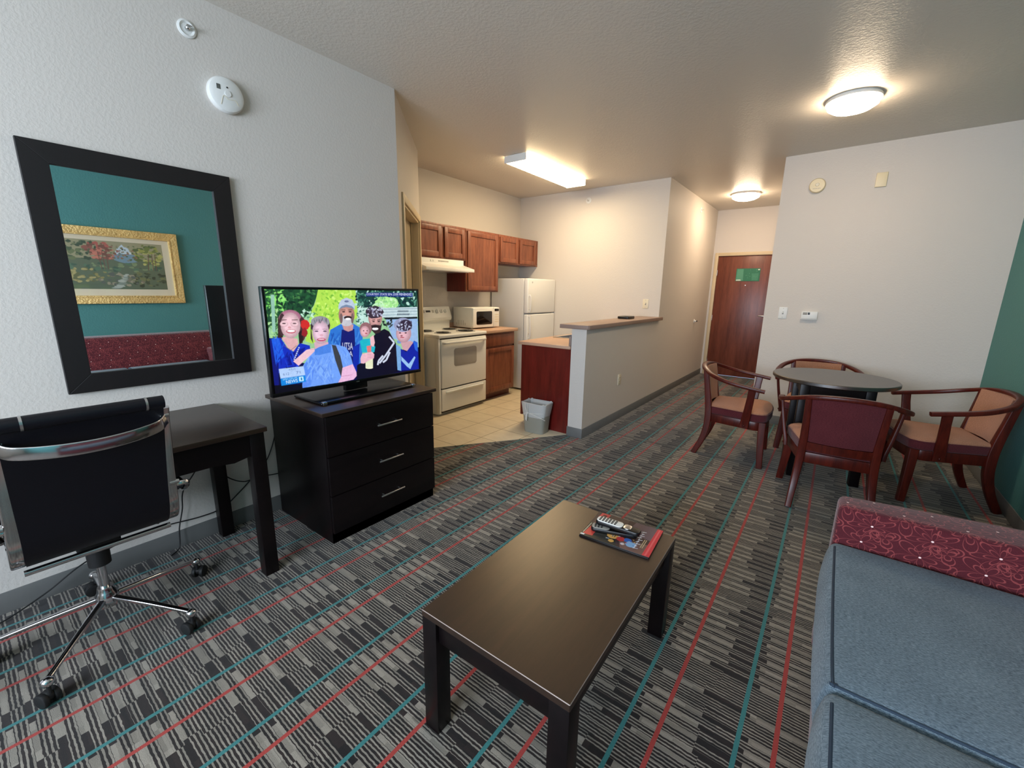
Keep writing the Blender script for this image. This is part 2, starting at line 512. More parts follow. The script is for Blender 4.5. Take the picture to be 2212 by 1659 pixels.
def mat_flower():
    """maroon upholstery with looping outline flowers and pale dots (UV in metres)"""
    n = N('maroon_flower_fabric'); uv = n.coord('UV')
    x = n.node('ShaderNodeSeparateXYZ'); n.link(uv, x.inputs[0])
    S = .15
    acc = None; dots = None
    for (ox, oy, kf, R, ph) in ((0, 0, 2.5, .52, .4), (.5, .46, 3.5, .46, 1.1), (.24, .72, 1.5, .30, 2.0)):
        vy = n.m_('ADD', n.m_('DIVIDE', x.outputs[1], S*.8), 40.0+oy)
        row = n.m_('FLOOR', vy)
        vx = n.m_('ADD', n.m_('DIVIDE', x.outputs[0], S), n.m_('ADD', 40.0+ox, n.m_('MULTIPLY', row, .37)))
        fx = n.m_('SUBTRACT', n.m_('FRACT', vx), .5); fy = n.m_('SUBTRACT', n.m_('FRACT', vy), .5)
        fx = n.m_('MULTIPLY', fx, 1.0)
        r = n.m_('SQRT', n.m_('ADD', n.m_('MULTIPLY', fx, fx), n.m_('MULTIPLY', fy, fy)))
        th = n.m_('ARCTAN2', fy, fx)
        pet = n.m_('MULTIPLY', n.m_('ABSOLUTE', n.m_('COSINE', n.m_('ADD', n.m_('MULTIPLY', th, kf), ph))), R*.95)
        for k in (1.0, .55):
            d = n.m_('LESS_THAN', n.m_('ABSOLUTE', n.m_('SUBTRACT', r, n.m_('MULTIPLY', pet, k))), .015)
            acc = d if acc is None else n.m_('MAXIMUM', acc, d)
        if kf != 1.5:
            dd = n.m_('LESS_THAN', r, .024)
            dots = dd if dots is None else n.m_('MAXIMUM', dots, dd)
    ns = n.noise(uv, 260, 3, .7)
    base = n.mix(ns, lin((58, 17, 26)), lin((96, 34, 42)))
    base = n.mix(n.m_('MULTIPLY', acc, .75), base, lin((150, 70, 70)))
    base = n.mix(dots, base, lin((250, 214, 208)))
    n.set(base, .9, 0, .2); n.b.inputs['Sheen Weight'].default_value = .2; n.bump(ns, .3, .001)
    return n.m
M['flower'] = mat_flower()

def mat_print(name, rough=.35, emit=0.0):
    n = N(name); a = n.node('ShaderNodeAttribute', attribute_name='Col')
    if emit:
        o = n.coord('Object')
        k = n.m_('ADD', n.m_('ADD', .62, n.m_('MULTIPLY', n.noise(o, 46, 4, .7), .5)), n.m_('MULTIPLY', n.noise(o, 190, 2, .6), .26))
        n.set((0.01, 0.01, 0.01, 1), .12); n.link(n.mix(1.0, a.outputs['Color'], n.comb(k, k, k), 'MULTIPLY'), n.b.inputs['Emission Color'])
        n.b.inputs['Emission Strength'].default_value = emit
    else: n.set(a.outputs['Color'], rough)
    return n.m
M['print'] = mat_print('glossy_print', .25)
M['canvas'] = mat_print('painted_canvas', .7)
M['glazed'] = mat_print('glazed_painting', .4)
for k in ('glazed', 'matboard'):
    q = M[k].node_tree.nodes['Principled BSDF']; q.inputs['Coat Weight'].default_value = 1.0; q.inputs['Coat Roughness'].default_value = .02
M['screen'] = mat_print('lit_screen', emit=.72)

def mat_bag():
    n = N('thin_white_bag'); n.set(lin((226, 227, 226)), .4)
    n.b.inputs['Alpha'].default_value = .72
    return n.m
M['bag'] = mat_bag()
M['dome'] = emis('lit_glass_dome', (255, 228, 194), 44.0)
M['tube'] = emis('lit_fluorescent_lens', (255, 229, 184), 25.0)
M['tube_side'] = emis('lit_lens_side', (255, 229, 184), 8.0)
# ---------------------------------------------------------------- the room
XL, ZC, XH, HY, D, XK, E_, XR, D2, XT, YB = -2.627, 2.706, -1.773, 3.474, 5.417, -3.964, 7.91, -.611, 5.18, 1.06, -2.60
TH = .12
DG0 = Vector((-2.635, 2.10)); DG1 = Vector((-3.53, 3.077))
dgd = (DG1-DG0).normalized(); DGL = (DG1-DG0).length; dgn = Vector((-dgd.y, dgd.x))    # dgn points away from the kitchen floor
if dgn.dot(Vector((-1, -1))) < 0: dgn = -dgn

b = new(); prism(b, [(XL-.05, YB-.05), (XT+.05, YB-.05), (XT+.05, E_+.05), (-4.1, E_+.05), (-4.1, 2.0), (XL-.05, 2.0)], -.08, 0.0)
struct('floor', b, M['carpet'], smooth=False)
b = new(); prism(b, [(-2.79, 2.22), (-1.925, 3.50), (-1.925, 5.40), (-3.95, 5.40), (-3.95, 3.09), (-3.54, 3.09)], .0, .006, bev=.002)
struct('floor', b, M['tile'])
b = new(); prism(b, [(XL-.3, YB-.1), (XT+.15, YB-.1), (XT+.15, E_+.1), (-4.15, E_+.1), (-4.15, 1.8), (XL-.3, 1.8)], ZC, ZC+.1)
struct('ceiling', b, M['ceil'], smooth=False)

b = new(); prism(b, [(XL, YB), (XL, 2.10), (XL-.11, 2.05), (XL-.11, YB)], 0, ZC)
struct('wall_left', b, M['wall'], smooth=False)
# diagonal wall with its doorway
def dgp(s, t=0.0): p = DG0+dgd*s+dgn*t; return (p.x, p.y)
s0, s1, dh = .235, 1.235, 2.035
b = new()
prism(b, [dgp(0), dgp(s0), dgp(s0, .11), dgp(-.02, .11)], 0, ZC)
prism(b, [dgp(s1), dgp(DGL), dgp(DGL, .11), dgp(s1, .11)], 0, ZC)
prism(b, [dgp(s0), dgp(s1), dgp(s1, .11), dgp(s0, .11)], dh, ZC)
struct('wall_corner', b, M['wall'], smooth=False)
b = new(); box(b, XK-.1, DG1.x, DG1.y-.115, DG1.y-.002, 0, ZC)
struct('wall_stove_side', b, M['wall'], smooth=False)
b = new()
for (a0, a1, z0, z1) in ((s0-.055, s0+.004, 0, dh+.055), (s1-.004, s1+.055, 0, dh+.055)):
    prism(b, [dgp(a0, .004), dgp(a1, .004), dgp(a1, -.016), dgp(a0, -.016)], z0, z1, bev=.004)
prism(b, [dgp(s0+.004, .004), dgp(s1-.004, .004), dgp(s1-.004, -.016), dgp(s0+.004, -.016)], dh-.004, dh+.055, bev=.004)
for a0, a1 in ((s0, s0+.02), (s1-.02, s1)):
    prism(b, [dgp(a0, .11), dgp(a1, .11), dgp(a1, .0), dgp(a0, .0)], 0, dh, bev=.002)
prism(b, [dgp(s0+.02, .11), dgp(s1-.02, .11), dgp(s1-.02, 0), dgp(s0+.02, 0)], dh-.02, dh, bev=.002)
prism(b, [dgp(s0+.02, .075), dgp(s0+.035, .075), dgp(s0+.035, .06), dgp(s0+.02, .06)], 0, dh-.02)
prism(b, [dgp(s1-.035, .075), dgp(s1-.02, .075), dgp(s1-.02, .06), dgp(s1-.035, .06)], 0, dh-.02)
struct('trim_1', b, M['trim'])
b = new()
prism(b, [dgp(s0+.022, .108), dgp(s1-.022, .108), dgp(s1-.022, .078), dgp(s0+.022, .078)], .01, dh-.022, bev=.002)
d2 = struct('door_2', b, M['jamb'])
b = new(); p0 = dgp(s0+.10, .078); p1 = dgp(s0+.10, .04)
cyl(b, (p0[0], p0[1], .96), (p1[0], p1[1], .96), .012); q = dgp(s0+.10, .035); sphere(b, (q[0], q[1], .96), .027)
obj('door_handle', b, M['steel'], d2)

b = new(); box(b, XK-.1, XK, DG1.y, D, 0, ZC); struct('wall_kitchen', b, M['wall'], smooth=False)
b = new(); prism(b, [(XK-.1, D), (XH, D), (XH, E_), (XK-.1, E_)], 0, ZC); struct('wall_hall', b, M['wall'], smooth=False)
b = new(); box(b, -1.925, XH, HY, D, 0, 1.038); struct('wall_half', b, M['wall'], smooth=False)
dx0, dx1, dz1 = -1.70, -.80, 2.00
b = new()
box(b, XH, dx0, E_, E_+.1, 0, ZC); box(b, dx1, XT+.1, E_, E_+.1, 0, ZC); box(b, dx0, dx1, E_, E_+.1, dz1, ZC)
struct('wall_end', b, M['wall'], smooth=False)
b = new(); prism(b, [(XR, 5.265), (XT, D2), (XT, E_), (XR, E_)], 0, ZC); struct('wall_right', b, M['wall'], smooth=False)
b = new(); box(b, XT, XT+.1, YB, E_, 0, ZC); struct('wall_teal', b, M['teal'], smooth=False)
wx0, wx1, wz0, wz1 = -1.95, .60, .95, 2.20
b = new()
box(b, XL-.11, wx0, YB-.12, YB, 0, ZC); box(b, wx1, XT+.1, YB-.12, YB, 0, ZC)
box(b, wx0, wx1, YB-.12, YB, 0, wz0); box(b, wx0, wx1, YB-.12, YB, wz1, ZC)
struct('wall_back', b, M['wall'], smooth=False)
b = new()
for (a0, a1, z0, z1) in ((wx0, wx0+.05, wz0, wz1), (wx1-.05, wx1, wz0, wz1), (wx0+.05, wx1-.05, wz0, wz0+.05), (wx0+.05, wx1-.05, wz1-.05, wz1), ((wx0+wx1)/2-.025, (wx0+wx1)/2+.025, wz0+.05, wz1-.05)):
    box(b, a0, a1, YB-.09, YB-.04, z0, z1, .004)
win = struct('window_1', b, M['white_plastic'])
b = new(); box(b, wx0-.03, wx1+.03, YB, YB+.05, wz0-.03, wz0, .005); obj('window_sill', b, M['white_plastic'], win)

# baseboards (grey cove base)
def bb(name, segs, z=.094, t=.007):
    b = new()
    for (x0, y0, x1, y1) in segs:
        d = Vector((x1-x0, y1-y0)).normalized(); nn = Vector((d.y, -d.x))*t
        prism(b, [(x0, y0), (x1, y1), (x1+nn.x, y1+nn.y), (x0+nn.x, y0+nn.y)], 0, z, bev=.002)
    return struct(name, b, M['baseboard'])
bb('baseboard_left', [(XL, YB, XL, 2.10), (dgp(0)[0], dgp(0)[1], dgp(s0-.056)[0], dgp(s0-.056)[1])])
bb('baseboard_half_wall', [(-1.932, HY, XH+.007, HY), (XH, HY, XH, E_-.02)])
bb('baseboard_end', [(dx1+.06, E_, XR, E_)])
bb('baseboard_right', [(XR, 5.265, XT-.007, D2), (XR, E_, XR, 5.265)])
bb('baseboard_teal', [(XT, E_, XT, YB)])

# entry door at the end of the hall
b = new()
for (a0, a1, z0, z1) in ((dx0-.04, dx0+.012, 0, dz1+.04), (dx1-.012, dx1+.04, 0, dz1+.04), (dx0+.012, dx1-.012, dz1-.012, dz1+.04)):
    box(b, a0, a1, E_-.014, E_+.05, z0, z1, .004)
struct('trim_2', b, M['trim'])
b = new(); box(b, dx0+.014, dx1-.014, E_+.012, E_+.052, .01, dz1-.014, .003)
d1 = struct('door_1', b, M['door'])
b = new()
box(b, dx1-.10, dx1-.05, E_+.004, E_+.012, .94, 1.14, .004)
cyl(b, (dx1-.075, E_+.006, 1.04), (dx1-.075, E_-.045, 1.04), .011); cyl(b, (dx1-.075, E_-.042, 1.04), (dx1-.19, E_-.042, 1.04), .009, bev=.004)
obj('door_handle', b, M['steel'], d1)
b = new(); lathe(b, [(0, 0), (.008, 0), (.008, .005), (0, .006)], (-1.24, E_+.012, 1.52), 16, Matrix.Rotation(PI/2, 4, 'X')); obj('peephole', b, M['steel'], d1)
for z in (1.72, .98, .22):
    b = new(); cyl(b, (dx0+.016, E_+.006, z-.045), (dx0+.016, E_+.006, z+.045), .006, n=12); obj('hinge', b, M['steel'], d1)

# notice card on the door
P = Paint(lambda a, c: (-1.395+a*.345, E_+.0083, 1.585+c*.20), 90, 54)
P.poly([(0, 0), (1, 0), (1, 1), (0, 1)], (52, 120, 92))
P.poly([(.02, .05), (.32, .05), (.30, .95), (.04, .95)], (86, 150, 122))
P.poly([(.68, .06), (.94, .06), (.94, .62), (.66, .60)], (72, 138, 110))
for i in range(26):
    a = random.uniform(.35, .9); c = random.uniform(.1, .9); w = random.uniform(.01, .03)
    P.poly([(a, c), (a+w, c), (a+w, c+random.uniform(.03, .1)), (a, c+.04)], random.choice([(40, 100, 78), (96, 160, 130), (60, 132, 100)]))
P.poly([(.03, .05), (.24, .05), (.20, .13), (.03, .11)], (235, 240, 230))
P.poly([(.90, .86), (.97, .86), (.97, .93), (.90, .93)], (225, 235, 220))
nt = thing('door_notice', 'green notice card stuck high on the brown entry door', 'sign', (-1.22, E_+.01, 1.685))
b = new(); box(b, -1.395, -1.05, E_+.0085, E_+.012, 1.585, 1.785, .001)
obj('card', b, M['black'], nt, off=nt.location)
P.build('printed_face', M['canvas'], nt, nt.location)

# ---------------------------------------------------------------- lamps, detectors, wall fittings
def dome(x, y, r, label):
    t = thing('ceiling_light', label, 'ceiling light', (x, y, ZC), 0, 'round dome lights on the ceiling')
    b = new(); lathe(b, [(0, 0), (r, 0), (r+.004, -.006), (r+.004, -.022), (r-.012, -.026), (r-.012, -.012), (0, -.012)])
    obj('trim_ring', b, M['white_plastic'], t)
    b = new(); lathe(b, [(r-.014, -.013), (r-.012, -.03), (r*.93, -.05), (r*.72, -.072), (r*.4, -.086), (0, -.09)])
    obj('glass_dome', b, M['dome'], t)
    return t
dome(-.112, 4.02, .155, 'large lit dome light on the ceiling near the dining table')
dome(-1.20, 6.80, .175, 'lit dome light further back above the hallway door')

fx0, fx1, fy0, fy1 = -2.915, -2.655, 3.69, 4.96
t = thing('fluorescent_light', 'long lit fluorescent box light on the kitchen ceiling', 'ceiling light', ((fx0+fx1)/2, (fy0+fy1)/2, ZC))
b = new()
box(b, fx0+.04, fx1-.04, fy0+.01, fy1-.01, ZC-.022, ZC, .003)
obj('housing', b, M['white_plastic'], t, off=t.location)
b = new(); prism(b, [(fx0, ZC-.058), (fx0+.010, ZC-.066), (fx1-.010, ZC-.066), (fx1, ZC-.058), (fx1, ZC-.020), (fx0, ZC-.020)], fy0+.013, fy1-.013, 'y')
b.normal_update()
for f in b.faces:
    if f.normal.z > -.3: f.material_index = 1
obj('lens', b, [M['tube'], M['tube_side']], t, off=t.location, smooth=False)
for y0, y1 in ((fy0, fy0+.012), (fy1-.012, fy1)):
    b = new(); box(b, fx0-.003, fx1+.003, y0, y1, ZC-.070, ZC-.002, .003); obj('end_cap', b, M['white_plastic'], t, off=t.location)

RX = Matrix.Rotation(PI/2, 4, 'Y')            # z axis -> +x
RYm = Matrix.Rotation(PI/2, 4, 'X')           # z axis -> -y
# smoke detector on the left wall
t = thing('smoke_detector', 'big white round smoke detector high on the left wall above the mirror', 'smoke detector', (XL, 1.03, 2.308))
b = new(); lathe(b, [(0, 0), (.078, 0), (.082, .01), (.082, .022), (.076, .034), (.06, .042), (0, .044)], mat=RX, n=56); obj('body', b, M['white_plastic'], t)
b = new(); lathe(b, [(0, .044), (.014, .044), (.014, .049), (0, .05)], mat=RX, n=24); obj('test_button', b, M['white_plastic'], t)
b = new()
for k in range(3): box(b, .041, .0445, -.046+k*.006, -.0435+k*.006, .012, .034)
obj('vent_slot', b, M['black'], t)
b = new(); box(b, .043, .0452, -.003, .003, .026, .032); obj('indicator_light', b, M['black'], t)
b = new(); sweep(b, [(.0435, -.035, -.055), (.045, -.02, -.012), (.045, .0, -.024), (.045, .03, -.02), (.0435, .045, -.04)], circ(.0008, 6)); obj('cover_seam', b, M['cream_plastic'], t)
# detector on the right wall
yr = lambda x: 5.265+(x-XR)*(D2-5.265)/(XT-XR)
t = thing('smoke_detector', 'small cream round smoke detector on the right wall beside the hall opening', 'smoke detector', (-.315, yr(-.315), 2.40))
b = new(); lathe(b, [(0, 0), (.062, 0), (.066, .012), (.066, .028), (.058, .04), (0, .043)], mat=RYm, n=48); obj('body', b, M['cream_plastic'], t)
b = new(); lathe(b, [(0, .043), (.016, .043), (.014, .048), (0, .049)], (0.0, 0, .006), mat=RYm, n=24); obj('test_button', b, M['almond'], t)
b = new()
for k in range(5): box(b, -.03+k*.013, -.024+k*.013, -.0445, -.0415, -.03, -.026)
obj('vent_slot', b, M['grey_trim'], t)

def sprinkler(loc, mat, label):
    t = thing('sprinkler_head', label, 'sprinkler', loc)
    b = new(); lathe(b, [(0, 0), (.038, 0), (.038, .006), (.030, .010), (.022, .004), (0, .004)], mat=mat, n=36); obj('cover_plate', b, M['white_plastic'], t)
    b = new(); lathe(b, [(.0, .004), (.009, .004), (.009, .022), (.005, .026), (.005, .04), (0, .042)], mat=mat, n=16); obj('nozzle', b, M['steel'], t)
    b = new(); box(b, -.003, .003, -.011, .011, -.002, .002, rot=None)
    bmesh.ops.translate(b, verts=b.verts, vec=(0, 0, .042)); bmesh.ops.transform(b, matrix=mat, verts=b.verts); obj('deflector', b, M['steel'], t)
    return t
sprinkler((XL, .90, 2.548), RX, 'white sprinkler head on the left wall near the ceiling above the mirror')
sprinkler((-2.84, D, 2.56), RYm, 'sprinkler head on the kitchen back wall beside the fluorescent light')
sprinkler((XH, 6.85, 2.56), RX, 'sprinkler head high on the long hallway wall')

def plate(b, w, h, t=.006): box(b, -w/2, w/2, -t, 0, -h/2, h/2, .0025)
def wall_plate(name, loc, rz, label, cat, mat, kind):
    t = thing(name, label, cat, loc, rz)
    b = new(); plate(b, .075, .118); obj('plate', b, mat, t)
    if kind == 'switch':
        b = new(); box(b, -.005, .005, -.017, -.006, -.002, .012, .002); obj('toggle', b, mat, t)
        b = new(); box(b, -.007, .007, -.0068, -.0055, -.014, .014); obj('toggle_slot', b, M['grey_trim'], t)
    elif kind == 'outlet':
        for z in (-.021, .021):
            b = new(); lathe(b, [(0, 0), (.016, 0), (.015, .002), (0, .0022)], (0, -.006, z), 20, RYm); o = obj('socket', b, mat, t)
            b = new()
            for x in (-.006, .006): box(b, x-.001, x+.001, -.0095, -.0078, z-.002, z+.006)
            obj('slot', b, M['black'], o)
    for z in (-.045, .045):
        b = new(); lathe(b, [(0, 0), (.0028, 0), (.0028, .0012), (0, .0014)], (0, -.006, z), 10, RYm); obj('screw', b, M['grey_trim'], t)
    return t
wall_plate('light_switch', (-1.955, D, 1.235), 0, 'almond switch on the kitchen back wall above the bar ledge', 'light switch', M['almond'], 'switch')
wall_plate('light_switch', (-.44, yr(-.44), 1.193), 0, 'white toggle switch on the right wall beside the thermostat', 'light switch', M['white_plastic'], 'switch')
wall_plate('wall_outlet', (XH, 4.29, .45), PI/2, 'almond outlet low on the half wall under the bar ledge', 'outlet', M['almond'], 'outlet')
wall_plate('wall_outlet', (XL, .715, .475), PI/2, 'almond outlet on the left wall under the desk', 'outlet', M['almond'], 'outlet')
b = new(); box(b, .115, .195, yr(.155)-.018, yr(.155)+.003, 2.33, 2.45, .004)
solo('chime_box', b, M['cream_plastic'], 'cream rectangular cover plate high on the right wall', 'cover plate', org=(.155, yr(.155), 2.39))
t = thing('thermostat', 'white wide thermostat on the right wall', 'thermostat', (-.21, yr(-.21), 1.175))
b = new(); box(b, -.068, .068, -.028, 0, -.042, .042, .005); obj('body', b, M['white_plastic'], t)
b = new(); box(b, -.055, -.018, -.0295, -.027, .008, .032, .001); obj('display', b, M['grey_trim'], t)
b = new(); box(b, -.014, .004, -.031, -.027, .010, .032, .002); obj('button', b, M['black'], t)
b = new(); box(b, -.06, .062, -.0292, -.027, -.034, -.031); obj('door_seam', b, M['grey_trim'], t)
t = thing('door_bumper', 'small white wall bumper on the long hallway wall', 'door bumper', (XH, 7.14, .95))
b = new(); lathe(b, [(0, 0), (.028, 0), (.028, .008), (.012, .012), (.012, .03), (0, .032)], mat=RX, n=24); obj('disc', b, M['white_plastic'], t)
b = new(); lathe(b, [(0, .032), (.011, .032), (.011, .045), (0, .047)], mat=RX, n=16); obj('rubber_tip', b, M['rubber'], t)

# ---------------------------------------------------------------- mirror and painting
my0, my1, mz0, mz1 = .266, 1.0, .897, 1.920
fw = .082
t = thing('wall_mirror', 'dark wood framed mirror on the left wall above the desk', 'mirror', (XL, (my0+my1)/2, (mz0+mz1)/2))
b = new()
for poly in (((my0, mz0), (my1, mz0), (my1-fw, mz0+fw), (my0+fw, mz0+fw)), ((my1, mz0), (my1, mz1), (my1-fw, mz1-fw), (my1-fw, mz0+fw)),
             ((my1, mz1), (my0, mz1), (my0+fw, mz1-fw), (my1-fw, mz1-fw)), ((my0, mz1), (my0, mz0), (my0+fw, mz0+fw), (my0+fw, mz1-fw))):
    prism(b, list(poly), XL, XL+.024, 'x', bev=.0015)
obj('frame', b, M['espresso_frame'], t, off=t.location, smooth=False)
b = new(); box(b, XL+.004, XL+.012, my0+fw-.006, my1-fw+.006, mz0+fw-.006, mz1-fw+.006)
obj('glass', b, M['mirror'], t, off=t.location, smooth=False)

py0, py1, pz0, pz1 = .60, 1.765, 1.162, 1.945
t = thing('framed_painting', 'gilt framed landscape painting on the teal wall, seen in the mirror', 'painting', (XT, (py0+py1)/2, (pz0+pz1)/2))
def ring(b, y0, y1, z0, z1, w, x0, x1, bev):
    for poly in (((y0, z0), (y1, z0), (y1-w, z0+w), (y0+w, z0+w)), ((y1, z0), (y1, z1), (y1-w, z1-w), (y1-w, z0+w)),
                 ((y1, z1), (y0, z1), (y0+w, z1-w), (y1-w, z1-w)), ((y0, z1), (y0, z0), (y0+w, z0+w), (y0+w, z1-w))):
        prism(b, list(poly), x0, x1, 'x', bev=bev)
b = new(); ring(b, py0, py1, pz0, pz1, .075, XT-.04, XT, .006); obj('frame', b, M['gold'], t, off=t.location)
b = new(); ring(b, py0+.07, py1-.07, pz0+.07, pz1-.07, .016, XT-.046, XT-.01, .003); obj('gilt_lip', b, M['gold'], t, off=t.location)
b = new(); box(b, XT-.016, XT-.006, py0+.07, py1-.07, pz0+.07, pz1-.07); obj('mat_board', b, M['matboard'], t, off=t.location, smooth=False)
cy0, cy1, cz0, cz1 = py0+.15, py1-.15, pz0+.155, pz1-.13
# seen in the mirror left and right swap: a = 0 at the far (left in the mirror) end
P = Paint(lambda a, c: (XT-.0165, cy1-a*(cy1-cy0), cz0+c*(cz1-cz0)), 340, 190, uv=lambda a, c: (1-a, c))
P.poly([(0, 0), (1, 0), (1, 1), (0, 1)], (94, 108, 87))
P.poly([(0, .62), (1, .66), (1, 1), (0, 1)], (152, 149, 118))
P.ell(.60, .80, .07, .12, (190, 204, 212), jit=.25); P.ell(.64, .72, .05, .08, (200, 212, 216), jit=.25)
P.ell(.62, .66, .13, .10, (118, 147, 161), jit=.1)
for (cx_, cy_, rx, ry, cols, k) in ((.2, .80, .22, .2, [(77, 96, 72), (106, 118, 82), (60, 80, 63)], 60), (.40, .80, .15, .19, [(171, 94, 84), (140, 87, 77), (195, 123, 104), (118, 80, 68)], 70),
                                  (.86, .74, .15, .24, [(149, 154, 80), (113, 125, 70), (178, 176, 106), (87, 104, 65)], 70), (.5, .45, .5, .10, [(87, 118, 94), (123, 142, 104), (68, 96, 80)], 60),
                                  (.2, .28, .24, .14, [(142, 137, 87), (171, 161, 108), (101, 106, 72)], 55), (.8, .22, .2, .16, [(72, 84, 63), (60, 70, 53), (113, 118, 80)], 45), (.55, .2, .22, .12, [(123, 118, 101), (152, 147, 123), (92, 99, 92)], 35)):
    for i in range(k):
        r = math.sqrt(random.random()); a = random.uniform(0, 2*PI)
        u = min(.97, max(.03, cx_+rx*r*math.cos(a))); v = min(.95, max(.05, cy_+ry*r*math.sin(a)))
        w = random.uniform(.012, .03); P.ell(u, v, w, w*random.uniform(.8, 1.6), random.choice(cols), n=8, jit=.35)
for u in (.38, .41, .44, .83, .88, .91): P.line((u, .42), (u+random.uniform(-.02, .02), .78), .008, (108, 82, 70))
for k in range(16): P.ell(.5+.10*(k/15)+random.uniform(-.02, .02), .03+.28*k/15, .05-.03*k/15, .018, random.choice([(150, 162, 154), (128, 142, 130), (172, 180, 168)]), n=9, jit=.3)
for k in range(60): P.ell(random.uniform(.48, .74), random.uniform(.60, .92), .012, .014, random.choice([(98, 112, 74), (130, 120, 92), (74, 92, 64), (150, 96, 82)]), n=7, jit=.4)
P.build('canvas', M['glazed'], t, t.location)
# ---------------------------------------------------------------- kitchen: wall cabinets
CX = -3.634                                   # front plane of the face frames
def raised_door(b, y0, y1, z0, z1, x, mi=0, arch=False):
    """framed door with a recessed centre panel, facing +x"""
    w = .055
    box(b, x, x+.019, y0, y0+w, z0, z1, .004); box(b, x, x+.019, y1-w, y1, z0, z1, .004)
    box(b, x, x+.019, y0+w-.002, y1-w+.002, z0, z0+w, .004); box(b, x, x+.019, y0+w-.002, y1-w+.002, z1-w, z1, .004)
    box(b, x, x+.008, y0+w-.004, y1-w+.004, z0+w-.004, z1-w+.004)
def wall_cabinet(y0, y1, z0, z1, doors, label):
    t = thing('wall_cabinet', label, 'cabinet', (XK+.16, (y0+y1)/2, z0), 0, 'kitchen wall cabinets')
    b = new(); box(b, XK+.002, CX-.019, y0+.001, y1-.001, z0, z1, .002); obj('body', b, M['cabinet_dark'], t, off=t.location)
    b = new()
    box(b, CX-.019, CX, y0+.001, y1-.001, z1-.045, z1, .001); box(b, CX-.019, CX, y0+.001, y1-.001, z0, z0+.035, .001)
    box(b, CX-.019, CX, y0+.001, y0+.036, z0+.03, z1-.04, .001); box(b, CX-.019, CX, y1-.036, y1-.001, z0+.03, z1-.04, .001)
    if len(doors) > 1: box(b, CX-.019, CX, (doors[0][1]+doors[1][0])/2-.03, (doors[0][1]+doors[1][0])/2+.03, z0+.03, z1-.04, .001)
    obj('face_frame', b, M['cabinet'], t, off=t.location)
    for a, c in doors:
        b = new(); raised_door(b, a, c, z0+.018, z1-.028, CX); obj('door', b, M['cabinet'], t, off=t.location)
    return t
wall_cabinet(3.085, 3.868, 1.712, 2.085, [(3.105, 3.47), (3.515, 3.848)], 'short two-door oak cabinet above the range hood')
wall_cabinet(3.872, 4.492, 1.350, 2.085, [(3.895, 4.468)], 'tall single-door oak cabinet above the microwave')
wall_cabinet(4.496, 5.412, 1.722, 2.085, [(4.518, 4.910), (4.948, 5.345)], 'short two-door oak cabinet above the refrigerator')

# range hood
t = thing('range_hood', 'white range hood under the short cabinet above the stove', 'range hood', (XK+.2, 3.46, 1.565))
b = new()
prism(b, [(XK+.002, 1.572), (XK+.002, 1.710), (CX+.006, 1.710), (CX+.006, 1.655), (-3.455, 1.605), (-3.455, 1.572)], 3.086, 3.83, 'y', bev=.004)
obj('shell', b, M['white'], t, off=t.location)
b = new(); box(b, XK+.05, -3.49, 3.15, 3.77, 1.566, 1.5725, .001); obj('filter', b, M['steel'], t, off=t.location)
b = new()
for k in range(9): box(b, CX+.0055, CX+.0075, 3.42+k*.018, 3.43+k*.018, 1.676, 1.690)
obj('vent_slot', b, M['grey_trim'], t, off=t.location)
b = new()
for y in (3.30, 3.335): box(b, CX+.0055, CX+.0105, y, y+.016, 1.674, 1.692, .002)
obj('switch', b, M['white_plastic'], t, off=t.location)

# ---------------------------------------------------------------- stove
sy0, sy1, sx = 3.086, 3.864, -3.30
t = thing('stove', 'white electric coil stove between the side wall and the base cabinet', 'stove', (-3.62, 3.475, 0))
T = t.location
b = new(); box(b, XK+.012, sx-.040, sy0+.004, sy1-.004, .02, .872, .004); box(b, sx-.06, sx, sy0+.002, sy0+.026, .03, .860, .004); box(b, XK+.03, sx-.06, sy0+.03, sy1-.03, 0.006, .03)
obj('body', b, M['white'], t, off=T)
b = new(); box(b, sx-.041, sx-.026, sy0+.02, sy1-.004, .03, .864); obj('seam', b, M['black'], t, off=T)
b = new(); box(b, XK+.012, sx+.012, sy0, sy1, .862, .90, .012, 3); obj('cooktop', b, M['white'], t, off=T)
b = new()
prism(b, [(XK+.008, .89), (XK+.008, 1.165), (XK+.045, 1.165), (XK+.095, 1.035), (XK+.082, 1.0), (XK+.052, .99), (XK+.052, .89)], sy0+.002, sy1-.002, 'y', bev=.006)
bg = obj('backguard', b, M['white'], t, off=T)
# control panel plane of the backguard: from (XK+.045,1.165) down to (XK+.095,1.035)
pn = Vector((.13, 0, .05)).normalized(); pt = Vector((.05, 0, -.13)).normalized()
def pan(y, s, h=0.0): q = Vector((XK+.045, 0, 1.165))+pt*s+pn*h; return Vector((q.x, y, q.z))
b = new()
def pbox(b, y0, y1, s0_, s1_, h0, h1):
    v = [b.verts.new(pan(y, s_, h)) for y in (y0, y1) for s_ in (s0_, s1_) for h in (h0, h1)]
    for f in ((0, 1, 3, 2), (4, 6, 7, 5), (0, 4, 5, 1), (2, 3, 7, 6), (0, 2, 6, 4), (1, 5, 7, 3)): b.faces.new([v[i] for i in f])
pbox(b, 3.455, 3.525, .045, .068, -.001, .0025); obj('clock', b, M['glass_dark'], bg)
b = new()
bm_marks = []
for y in (3.41, 3.425, 3.555, 3.57):
    b = new(); pbox(b, y, y+.009, .04, .075, -.001, .0012); obj('clock_button', b, M['grey_trim'], bg)
for y, r in ((3.63, .026), (3.70, .021), (3.765, .021), (3.195, .021)):
    b = new(); a0 = pan(y, .062, -.002); a1 = pan(y, .062, .012); a2 = pan(y, .062, .026)
    cyl(b, a0, a1, r, r*.95, 24); pbox(b, y-.005, y+.005, .062-r*.9, .062+r*.9, .008, .024)
    kn = obj('knob', b, M['white_plastic'], t, off=T)
